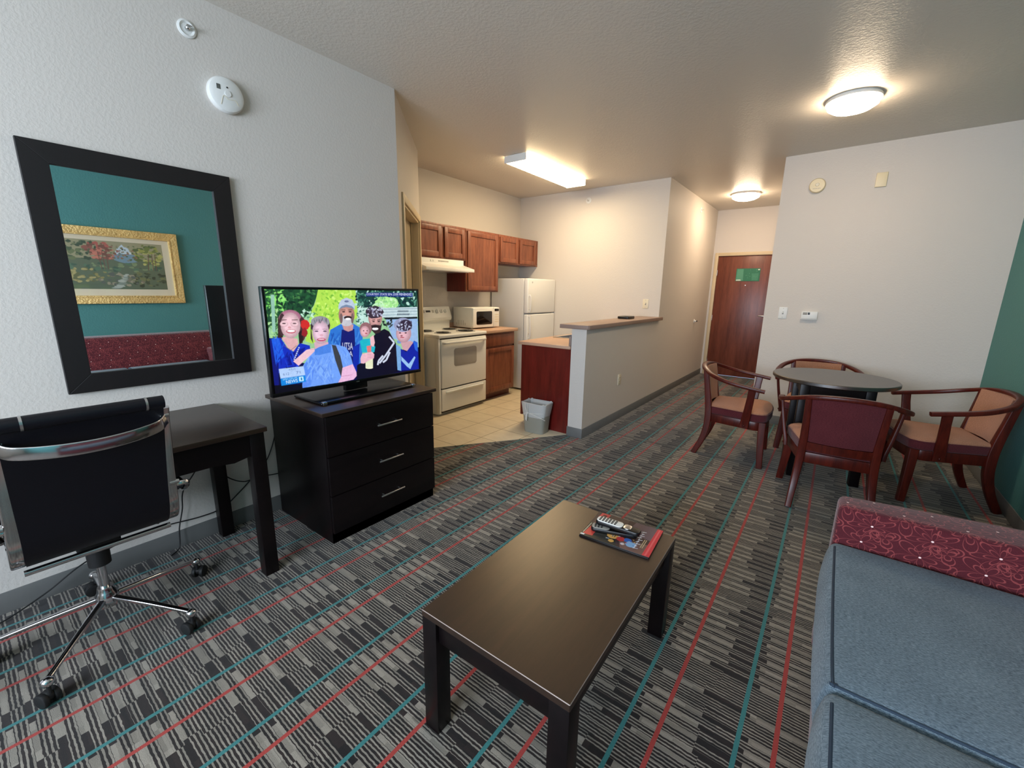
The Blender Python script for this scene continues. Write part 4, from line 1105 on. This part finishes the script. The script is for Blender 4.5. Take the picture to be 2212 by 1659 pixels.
P.poly([(560, 1244), (610, 1238), (616, 1290), (566, 1296)], (190, 236, 255)); P.text('1', [(584, 1284), (600, 1282), (597, 1250), (581, 1252)], (20, 110, 180))
P.poly([(1332, 276), (1866, 278), (1872, 324), (1336, 318)], (22, 44, 130))
P.text('COURTESY: STATE SEN. JOSE MENENDEZ', [(1342, 313), (1858, 317), (1856, 284), (1340, 282)], (224, 230, 255))
P.build('screen', M['screen'], t, T)

# ---------------------------------------------------------------- coffee table, magazine, remotes
t = thing('coffee_table', 'low dark brown coffee table in the foreground', 'coffee table', (-.622, 1.158, 0), math.radians(1.0))
b = new(); box(b, -.252, .252, -.434, .434, .408, .430, .0016, 1)
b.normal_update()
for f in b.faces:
    if .2 < f.normal.z < .95: f.material_index = 1  # upper bevel faces carry the painted highlight
obj('tabletop', b, [M['espresso_top'], M['edge_highlight']], t)
b = new()
for s in (-1, 1): box(b, s*.222-.011, s*.222+.011, -.375, .375, .335, .408, .001)
for s in (-1, 1): box(b, -.20, .20, s*.410-.011, s*.410+.011, .335, .408, .001)
obj('apron', b, M['espresso'], t)
for sx_ in (-1, 1):
    for sy_ in (-1, 1):
        b = new(); box(b, sx_*.2225-.0285, sx_*.2225+.0285, sy_*.4045-.0285, sy_*.4045+.0285, 0, .408, .0015); obj('leg', b, M['espresso'], t)

t = thing('magazine', 'glossy magazine with a red title lying on the coffee table', 'magazine', (-.556, 1.482, .430), math.radians(4.2))
b = new(); box(b, -.136, .136, -.105, .105, .0005, .0035, .0008); box(b, -.134, .137, -.104, .106, .0037, .0082, .001); obj('pages', b, M['black'], t)
P = Paint(lambda a, c: (-.134+a*.271, -.104+c*.21, .0086), 270, 210)
P.poly([(0, 0), (1, 0), (1, 1), (0, 1)], (64, 46, 44)); P.poly([(0, 0), (.55, 0), (.4, .4), (0, .55)], (44, 42, 34)); P.poly([(.6, 0), (.93, 0), (.93, .35), (.5, .3)], (118, 88, 80)); P.poly([(.55, .6), (.93, .5), (.93, 1), (.6, 1)], (104, 84, 92)); P.poly([(.1, .8), (.5, .7), (.5, 1), (.1, 1)], (84, 66, 60))
P.poly([(.90, 0), (1, 0), (1, 1), (.92, 1)], (206, 58, 66)); P.poly([(.93, .02), (.955, .02), (.965, .98), (.945, .98)], (226, 96, 100))
P.poly([(.03, .06), (.17, .08), (.17, .48), (.06, .50)], (206, 70, 62)); P.poly([(.07, .52), (.17, .48), (.18, .70), (.08, .74)], (190, 40, 52)); P.poly([(.05, .76), (.18, .73), (.20, .98), (.06, .98)], (196, 58, 60)); P.poly([(.09, .80), (.15, .79), (.16, .92), (.10, .93)], (88, 30, 30)); P.poly([(.0, .02), (.06, .02), (.06, .07), (.0, .06)], (210, 216, 220)); P.line((.02, .1), (.03, .5), .008, (224, 214, 190))
for (x, y, r, c_) in ((.42, .30, .085, (224, 168, 92)), (.54, .27, .06, (204, 64, 60)), (.64, .30, .055, (70, 110, 190)), (.70, .20, .07, (150, 186, 222)), (.52, .64, .08, (230, 170, 110)), (.66, .62, .085, (140, 180, 220)), (.60, .14, .03, (216, 200, 206)), (.44, .12, .04, (220, 170, 90))): P.ell(x, y, r, r*1.25, c_, jit=.06)
for k in range(40): P.ell(random.uniform(.35, .76), random.uniform(.12, .7), .015, .012, random.choice([(232, 186, 110), (190, 50, 60), (90, 130, 200), (210, 220, 232), (60, 40, 60)]), n=7, jit=.3)
P.line((.42, .26), (.42, .36), .012, (60, 44, 30)); P.line((.45, .26), (.45, .36), .012, (60, 44, 30))
for k in range(9): P.line((.745+.02*math.sin(k*2), .12+k*.075), (.80+.015*math.cos(k*3), .15+k*.075), .014, (222, 226, 238)); P.line((.76, .12+k*.075), (.77, .19+k*.07), .012, (222, 226, 238))
P.line((.835, .2), (.84, .5), .008, (222, 196, 150)); P.line((.86, .2), (.865, .5), .008, (222, 196, 150))
P.build('cover', M['print'], t)

def remote(name, loc, rz, label, top, keys):
    t = thing(name, label, 'remote control', loc, rz, 'remote controls on the magazine')
    b = new(); prism(b, [(a*(1.0 if c < 0 else .9), c) for a, c in rrect(.046, .178, .016, 5)], 0, .016, bev=.004, seg=3); obj('body', b, M['black'], t)
    b = new(); prism(b, [(a, c-.033 if top else c-.05) for a, c in rrect(.042, .105 if top else .07, .015, 5)], .0155, .0185, bev=.0015); obj('faceplate', b, M['white_plastic'] if top else M['grey_trim'], t)
    b = new()
    for i in range(3):
        for j in range(keys): box(b, -.0155+i*.0118, -.0082+i*.0118, -.076+j*.0125, -.069+j*.0125, .018, .0208, .0012)
    obj('buttons', b, M['black'], t)
    if top:
        b = new(); prism(b, [(a, c+.038) for a, c in rrect(.036, .03, .012, 5)], .0155, .019, bev=.0015); obj('navigation_pad', b, M['steel'], t)
    return t
remote('remote_control', (-.580, 1.462, .4384), math.radians(-72), 'black remote control lying underneath the silver one', False, 3)
t = remote('remote_control', (-.566, 1.468, .4598), math.radians(-81+180), 'silver and black remote control, topmost on the magazine', True, 6)
t.rotation_euler = (0, 0, math.radians(-87))

# ---------------------------------------------------------------- desk and cables
t = thing('desk', 'dark wooden desk against the left wall behind the swivel chair', 'desk', (-2.31, .19, 0))
T = t.location; kx0, kx1, ky0, ky1 = -2.620, -1.998, -.40, .802
b = new(); box(b, kx0, kx1, ky0, ky1, .724, .746, .002); obj('desktop', b, M['espresso_top'], t, off=T)
b = new()
prism(b, [(ky0+.03, .724), (ky1-.03, .724), (ky1-.03, .612), (ky1-.08, .618), (ky1-.14, .606), (ky1-.22, .616), (ky0+.22, .616), (ky0+.03, .612)], kx1-.040, kx1-.022, 'x')
prism(b, [(ky0+.03, .724), (ky1-.03, .724), (ky1-.03, .616), (ky0+.03, .616)], kx0+.022, kx0+.04, 'x')
box(b, kx0+.04, kx1-.04, ky1-.035, ky1-.015, .616, .724); box(b, kx0+.04, kx1-.04, ky0+.015, ky0+.035, .616, .724)
obj('apron', b, M['espresso'], t, off=T)
for x in (kx0+.045, kx1-.045):
    for y in (ky0+.04, ky1-.04):
        b = new(); box(b, x-.03, x+.03, y-.03, y+.03, 0, .724, .002); obj('leg', b, M['espresso'], t, off=T)

def cable(pts, label, r=.0032):
    b = new(); sweep(b, pts, circ(r, 8), smooth=8)
    return solo('power_cable', b, M['rubber'], label, 'cable', 'black cables under the desk', org=pts[0])
xw = XL+.012
cable([(xw, 1.10, .70), (xw, 1.095, .52), (xw, 1.035, .36), (xw, .95, .275), (xw, .86, .20), (xw, .77, .142), (xw, .66, .134), (xw, .52, .150), (xw, .40, .155), (xw+.05, .20, .13), (xw+.05, .06, .05), (xw+.08, -.10, .006), (xw+.1, -.3, .006)], 'long black cable hanging from behind the television chest down to the floor')
cable([(xw+.028, .70, .47), (xw+.03, .655, .40), (xw+.02, .60, .315), (xw+.02, .585, .22), (xw+.02, .56, .12), (xw+.03, .545, .02), (xw+.06, .50, .006)], 'black cable dropping from the plug under the desk to the floor')
cable([(xw+.028, .735, .455), (xw+.02, .80, .33), (xw+.03, .88, .27), (xw+.01, .96, .265), (xw+.0, 1.05, .245), (xw-.004, 1.13, .235)], 'black cable running from the plug sideways behind the chest')
t = thing('plug_adapter', 'black plug adapter in the outlet under the desk', 'plug', (XL+.01, .72, .478))
b = new(); box(b, XL+.0096, XL+.045, .690, .752, .452, .508, .006); obj('body', b, M['black'], t, off=t.location)

# ---------------------------------------------------------------- office chair
t = thing('office_chair', 'black leather swivel chair with chrome frame pushed up to the desk', 'office chair', (-2.16, .207, 0))
T = Vector(t.location)
cw = .182
# side profile of the sling: from the rolled top, down the back, round into the seat (x is + towards the room)
prof = [(.405, .985), (.385, .93), (.352, .84), (.318, .74), (.292, .65), (.272, .575), (.240, .515), (.185, .482), (.10, .472), (-.02, .470), (-.14, .474), (-.20, .468), (-.232, .445)]
Q = catmull([(x, 0, z) for x, z in prof], 6)
b = new(); tb = bmesh.new(); rows = []
for i, p in enumerate(Q):
    d = (Q[min(i+1, len(Q)-1)]-Q[max(i-1, 0)]).normalized(); nn = Vector((d.z, 0, -d.x))*.011
    k = 1.0
    rows.append([tb.verts.new((p.x+s*nn.x, y, p.z+s*nn.z)) for s in (1, -1) for y in ((-cw, -cw*.5, 0, cw*.5, cw) if s == 1 else (cw, cw*.5, 0, -cw*.5, -cw))])
for a, c in zip(rows, rows[1:]):
    for i in range(10): tb.faces.new((a[i], a[(i+1) % 10], c[(i+1) % 10], c[i]))
tb.faces.new(rows[0]); tb.faces.new(rows[-1]); bmesh.ops.recalc_face_normals(tb, faces=tb.faces); merge(b, tb)
sling = obj('seat_and_back', b, M['leather'], t)
b = new(); sweep(b, [(.412, -cw-.002, .990), (.412, 0, .990), (.412, cw+.002, .990)], circ(.021, 14), smooth=2); 
o = obj('headroll', b, M['leather'], sling)
for y in (-.135, .135):
    b = new(); sweep(b, [(.412, y, .990), (.412, y+.006, .990)], circ(.0222, 14), smooth=0); obj('headroll_band', b, M['steel'], sling)
for s in (-1, 1):
    y = s*(cw+.016)
    b = new(); sweep(b, [(x, y-s*.016*max(0, min(1, (z-.5)/.45)), z) for x, z in [(.400, .968)]+prof[1:-1]], rrect(.034, .016, .005), up=(1, 0, .001), smooth=6)
    obj('side_rail', b, M['chrome'], t)
    b = new(); cyl(b, (.392, y-s*.014-.012, .938), (.392, y-s*.014+.012, .938), .009, n=14); obj('rail_bolt', b, M['steel'], t)
    b = new(); cyl(b, (.30, y-.010, .66), (.30, y+.018*s+.0, .66), .008, n=14); obj('rail_bolt', b, M['steel'], t)
    b = new(); sweep(b, [(.285, y+s*.012, .645), (.28, y+s*.045, .64), (.20, y+s*.052, .588), (.08, y+s*.052, .570), (-.05, y+s*.050, .560), (-.09, y+s*.040, .52), (-.05, y+s*.018, .475)], circ(.010, 10)); ar = obj('armrest', b, M['chrome'], t)
    b = new(); box(b, -.04, .17, y+s*.05-.024, y+s*.05+.024, .572, .598, .010, 3); obj('arm_pad', b, M['rubber'], ar)
b = new(); sweep(b, [(.392, -cw-.004, .925), (.420, -cw*.86, .911), (.448, -cw*.45, .903), (.456, 0, .900), (.448, cw*.45, .903), (.420, cw*.86, .911), (.392, cw+.004, .925)], rrect(.010, .040, .004), up=(0, 0, 1)); obj('back_handle', b, M['chrome'], t)
for x, z in ((.20, .455), (-.15, .452)):
    b = new(); cyl(b, (x, -cw-.008, z), (x, cw+.008, z), .010, n=14); obj('cross_bar', b, M['chrome'], t)
b = new(); box(b, -.11, .11, -.06, .06, .40, .452, .012, 3); cyl(b, (0, 0, .30), (0, 0, .41), .034, .036, 28); o = obj('tilt_mechanism', b, M['rubber'], t)
b = new(); sweep(b, [(.0, .05, .42), (.02, .14, .415), (.03, .19, .40)], circ(.006, 8)); obj('tilt_lever', b, M['rubber'], o)
b = new(); cyl(b, (0, 0, .15), (0, 0, .33), .0145, n=24); obj('gas_lift', b, M['chrome'], t)
b = new(); lathe(b, [(0, .118), (.034, .118), (.036, .13), (.036, .165), (.028, .178), (.024, .20), (0, .2)], n=28); obj('hub', b, M['chrome'], t)
for k, a in enumerate((-37, 35, 107, 179, 251)):
    a = math.radians(a); ca, sa = math.cos(a), math.sin(a); r = .335
    b = new(); sweep(b, [(.03*ca, .03*sa, .150), (.18*ca, .18*sa, .126), (r*ca, r*sa, .096)], rrect(.020, .016, .006), scale=[1.2, 1, .85]); leg = obj('leg', b, M['chrome'], t)
    b = new(); sphere(b, (r*ca, r*sa, .090), .019, (1, 1, .9)); obj('end_cap', b, M['chrome'], leg)
    b = new(); px, py = r*ca, r*sa; w = random.uniform(0, PI); wx, wy = math.cos(w), math.sin(w)
    cyl(b, (px, py, .045), (px, py, .080), .006, n=10)
    ox, oy = px-wy*.014, py+wx*.014
    for s in (-1, 1): cyl(b, (ox+wx*.008*s, oy+wy*.008*s, .0265), (ox+wx*.024*s, oy+wy*.024*s, .0265), .0262, n=24, bev=.004)
    sphere(b, (ox, oy, .034), .026, (.8, .8, .75)); obj('caster', b, M['rubber'], t)

# ---------------------------------------------------------------- dining table
t = thing('dining_table', 'small round dark dining table with four square legs', 'dining table', (.054, 4.015, 0), .165)
b = new(); lathe(b, [(0, .741), (.388, .741), (.394, .746), (.394, .765), (.389, .770), (0, .770)], n=80); obj('tabletop', b, M['table_top'], t)
lx, ly = .195, .195
b = new()
for s in (-1, 1): box(b, s*lx-.011, s*lx+.011, -ly, ly, .645, .741); box(b, -lx, lx, s*ly-.011, s*ly+.011, .645, .741)
obj('apron', b, M['black_gloss'] if False else M['espresso'], t)
for s in (-1, 1):
    for r in (-1, 1):
        b = new(); box(b, s*lx-.03, s*lx+.03, r*ly-.03, r*ly+.03, 0, .741, .003); obj('leg', b, M['espresso'], t)

# ---------------------------------------------------------------- dining armchairs
def make_chair(label):
    t = thing('dining_armchair', label, 'armchair', (0, 0, 0), 0, 'wooden armchairs around the round table')
    # seat plan: rounded front
    def plan(w0, w1, yb, yf, bow, n=10):
        pts = [(-w0, yb), (w0, yb)]
        pts += [(w1, yf-.07), (w1-.012, yf-.03)]
        for i in range(n+1):
            u = 1-2*i/n; pts.append((u*(w1-.04), yf+bow*(1-u*u)))
        pts += [(-w1+.012, yf-.03), (-w1, yf-.07)]
        return pts
    b = new(); prism(b, plan(.195, .262, -.215, .215, .022), .300, .372, bev=.005); obj('seat_frame', b, M['mahogany'], t)
    b = new(); prism(b, plan(.198, .270, -.210, .226, .028), .372, .432, bev=.012, seg=3); cush = obj('seat_cushion', b, M['maroon_fabric'], t)
    b = new(); tb = bmesh.new()
    pl = plan(.196, .268, -.208, .224, .028); rings = []
    for k, z in ((1.0, .430), (.985, .443), (.9, .456), (.7, .466), (.35, .470)): rings.append([tb.verts.new((x*k, (y-.01)*k+.01, z)) for x, y in pl])
    for a, c in zip(rings, rings[1:]):
        for i in range(len(a)): tb.faces.new((a[i], a[(i+1) % len(a)], c[(i+1) % len(a)], c[i]))
    tb.faces.new(rings[-1]); bmesh.ops.recalc_face_normals(tb, faces=tb.faces); merge(b, tb); obj('seat_top', b, M['tan_fabric'], t)
    b = new(); pl3 = [(x*1.004, y*1.004, .432) for x, y in pl]; sweep(b, pl3+[pl3[0]], circ(.0038, 6), smooth=0, cap=False); obj('piping', b, M['maroon_fabric'], cush)
    for s in (-1, 1):
        b = new(); sweep(b, [(s*.238, .200, .372), (s*.252, .208, .2), (s*.272, .222, .0)], rrect(.052, .050, .006), up=(0, 1, .001), smooth=3, scale=[1.1, 1.0, .82]); obj('front_leg', b, M['mahogany'], t)
        b = new(); sweep(b, [(s*.196, -.262, .742), (s*.190, -.240, .60), (s*.186, -.218, .46), (s*.188, -.208, .36), (s*.194, -.212, .24), (s*.203, -.240, .12), (s*.214, -.292, .0)], rrect(.042, .050, .007), up=(0, 1, .001), smooth=4, scale=[.8, .9, 1.05, 1.1, 1.05, .95, .85]); obj('rear_leg', b, M['mahogany'], t)
        b = new(); sweep(b, [(s*.330, .105, .650), (s*.320, .100, .58), (s*.296, .088, .45), (s*.276, .078, .36), (s*.272, .075, .318)], rrect(.022, .058, .006), up=(0, 1, .001), smooth=4, scale=[.95, .9, 1.0, 1.1, 1.15])
        sphere(b, (s*.284, .076, .335), .009); obj('arm_support', b, M['mahogany'], t)
    rp = [(.334, .190, .640), (.336, .10, .653), (.334, 0, .668), (.318, -.10, .688), (.274, -.20, .718), (.19, -.268, .748), (.10, -.296, .762)]
    b = new(); sweep(b, [(-x, y, z) for x, y, z in rp]+[(0, -.304, .766)]+rp[::-1], rrect(.040, .028, .009), up=(0, 0, 1), smooth=5); obj('arm_rail', b, M['mahogany'], t)
    # curved upholstered back: two faces
    def curved(z0, z1, w0, w1, y0, y1, bow, d0, d1, nx=10, nz=6):
        tb = bmesh.new(); g = []
        for dd in (d0, d1):
            gg = []
            for j in range(nz+1):
                v = j/nz; z = z0+(z1-z0)*v; w = w0+(w1-w0)*v; y = y0+(y1-y0)*v
                gg.append([tb.verts.new((w*(2*i/nx-1), y-bow*(1-(2*i/nx-1)**2)-dd, z)) for i in range(nx+1)])
            g.append(gg)
        for q in range(2):
            for j in range(nz):
                for i in range(nx): tb.faces.new((g[q][j][i], g[q][j][i+1], g[q][j+1][i+1], g[q][j+1][i]))
        for j in range(nz):
            for i in (0, nx): tb.faces.new((g[0][j][i], g[0][j+1][i], g[1][j+1][i], g[1][j][i]))
        for i in range(nx):
            for j in (0, nz): tb.faces.new((g[0][j][i], g[0][j][i+1], g[1][j][i+1], g[1][j][i]))
        bmesh.ops.recalc_face_normals(tb, faces=tb.faces); return tb
    b = new(); merge(b, curved(.445, .752, .170, .178, -.207, -.252, .030, -.012, .010)); obj('backrest', b, M['tan_fabric'], t)
    b = new(); merge(b, curved(.450, .750, .171, .179, -.207, -.252, .030, .010, .020)); obj('back_panel', b, M['maroon_fabric'], t)
    b = new(); merge(b, curved(.395, .448, .180, .180, -.205, -.210, .030, -.004, .024, nz=1)); obj('back_rail', b, M['mahogany'], t)
    return t
ch = make_chair('maroon and tan wooden armchair left of the round table, nearest the hallway')
ch.location = (-.555, 4.03, 0); ch.rotation_euler = (0, 0, -1.52)
def place(x, y, rz, label):
    c = copy_tree(ch); c.location = (x, y, 0); c.rotation_euler = (0, 0, rz); c['label'] = label; return c
place(.118, 3.475, .075, 'wooden armchair seen from behind, nearest the sofa arm')
place(.695, 4.085, 1.78, 'wooden armchair right of the round table against the teal wall')
place(-.03, 4.68, PI+.14, 'wooden armchair behind the round table against the right wall')

# ---------------------------------------------------------------- sofa
t = thing('sofa', 'maroon patterned sofa with blue grey seat cushions along the teal wall', 'sofa', (.60, .75, 0))
T = t.location
b = new(); box(b, .115, .98, -.42, 1.80, .07, .335, .015, 3); obj('base', b, M['flower'], t, off=T)
def arm(y0a, y0b, y1a, y1b):
    b = new(); prism(b, [(.105, y0a), (1.02, y0b), (1.02, y1b), (.105, y1a)], .05, .652, bev=.022, seg=4)
    return obj('armrest', b, M['flower'], t, off=T)
arm(1.785, 1.815, 1.905, 2.045); arm(-.545, -.60, -.425, -.425)
b = new(); prism(b, [(.66, .10), (1.035, .10), (1.035, .830), (.78, .830), (.625, .54), (.625, .3)], -.59, 2.03, 'y', bev=.03, seg=4); obj('backrest', b, M['flower'], t, off=T)
ys = [(1.058, 1.780), (.330, 1.052), (-.420, .324)]
for k, (y0, y1) in enumerate(ys):
    tb = bmesh.new(); bmesh.ops.create_cube(tb, size=1)
    bmesh.ops.scale(tb, verts=tb.verts, vec=(.515, y1-y0, .18)); bmesh.ops.bevel(tb, geom=list(tb.edges), offset=.020, segments=4, affect='EDGES', profile=.5)
    bmesh.ops.subdivide_edges(tb, edges=[e for e in tb.edges if e.calc_length() > .1], cuts=8, use_grid_fill=True)
    for v in tb.verts:
        u = v.co.x/.2575; w = v.co.y/((y1-y0)/2)
        if v.co.z > .05: v.co.z += .012*(1-u*u)*(1-w*w)
        if v.co.x < -.2: v.co.x -= .026*(1-(v.co.z/.09)**2)*(1-.5*w**4)
    bmesh.ops.translate(tb, verts=tb.verts, vec=(.3625, (y0+y1)/2, .430))
    b = new(); merge(b, tb); cu = obj('seat_cushion', b, M['blue_fabric'], t, off=T)
    b = new(); zt = .5165; e = .010
    side = [(.60, y0+e, zt), (.15, y0+e, zt), (.122, y0+e+.006, zt), (.113, y0+.04, zt), (.111, (y0+y1)/2, zt), (.113, y1-.04, zt)]
    sweep(b, side, circ(.0036, 8), smooth=4); obj('piping', b, M['piping'], cu, off=T)
for x in (.16, .93):
    for y in (-.50, 1.93):
        b = new(); box(b, x-.03, x+.03, y-.03, y+.03, 0, .06, .004); obj('foot', b, M['espresso'], t, off=T)

# ---------------------------------------------------------------- light and camera
def area(name, loc, rot, sx_, sy_, en, col):
    l = bpy.data.lights.new(name, 'AREA'); l.shape = 'RECTANGLE'; l.size = sx_; l.size_y = sy_; l.energy = en; l.color = col
    o = bpy.data.objects.new(name, l); C.objects.link(o); o.location = loc; o.rotation_euler = rot
    return o
area('window_daylight', ((wx0+wx1)/2, YB-.16, (wz0+wz1)/2), (PI/2, 0, 0), wx1-wx0, wz1-wz0, 178, (.74, .85, 1.0))
w = bpy.data.worlds.new('daylight'); sc.world = w; w.use_nodes = True
w.node_tree.nodes['Background'].inputs[0].default_value = (.55, .7, 1.0, 1); w.node_tree.nodes['Background'].inputs[1].default_value = .6

cam = bpy.data.cameras.new('camera'); co = bpy.data.objects.new('camera', cam); C.objects.link(co); sc.camera = co
a_, b_, c_ = .6442, .2168, -.0169
fwd = Vector((-math.sin(a_)*math.cos(b_), math.cos(a_)*math.cos(b_), -math.sin(b_)))
right = Vector((math.cos(a_), math.sin(a_), 0)); down = fwd.cross(right)
r2 = right*math.cos(c_)+down*math.sin(c_); d2_ = down*math.cos(c_)-right*math.sin(c_)
R3 = Matrix((r2, -d2_, -fwd)).transposed()
co.matrix_world = Matrix.Translation((0, 0, 1.37)) @ R3.to_4x4()
cam.sensor_width = 36; cam.sensor_fit = 'HORIZONTAL'; cam.lens = 913.8/2212*36; cam.clip_start = .02; cam.clip_end = 60
vs = sc.view_settings
vs.view_transform = 'Standard'; vs.look = 'None'; vs.gamma = 1.0; vs.exposure = 0.55; vs.use_curve_mapping = False
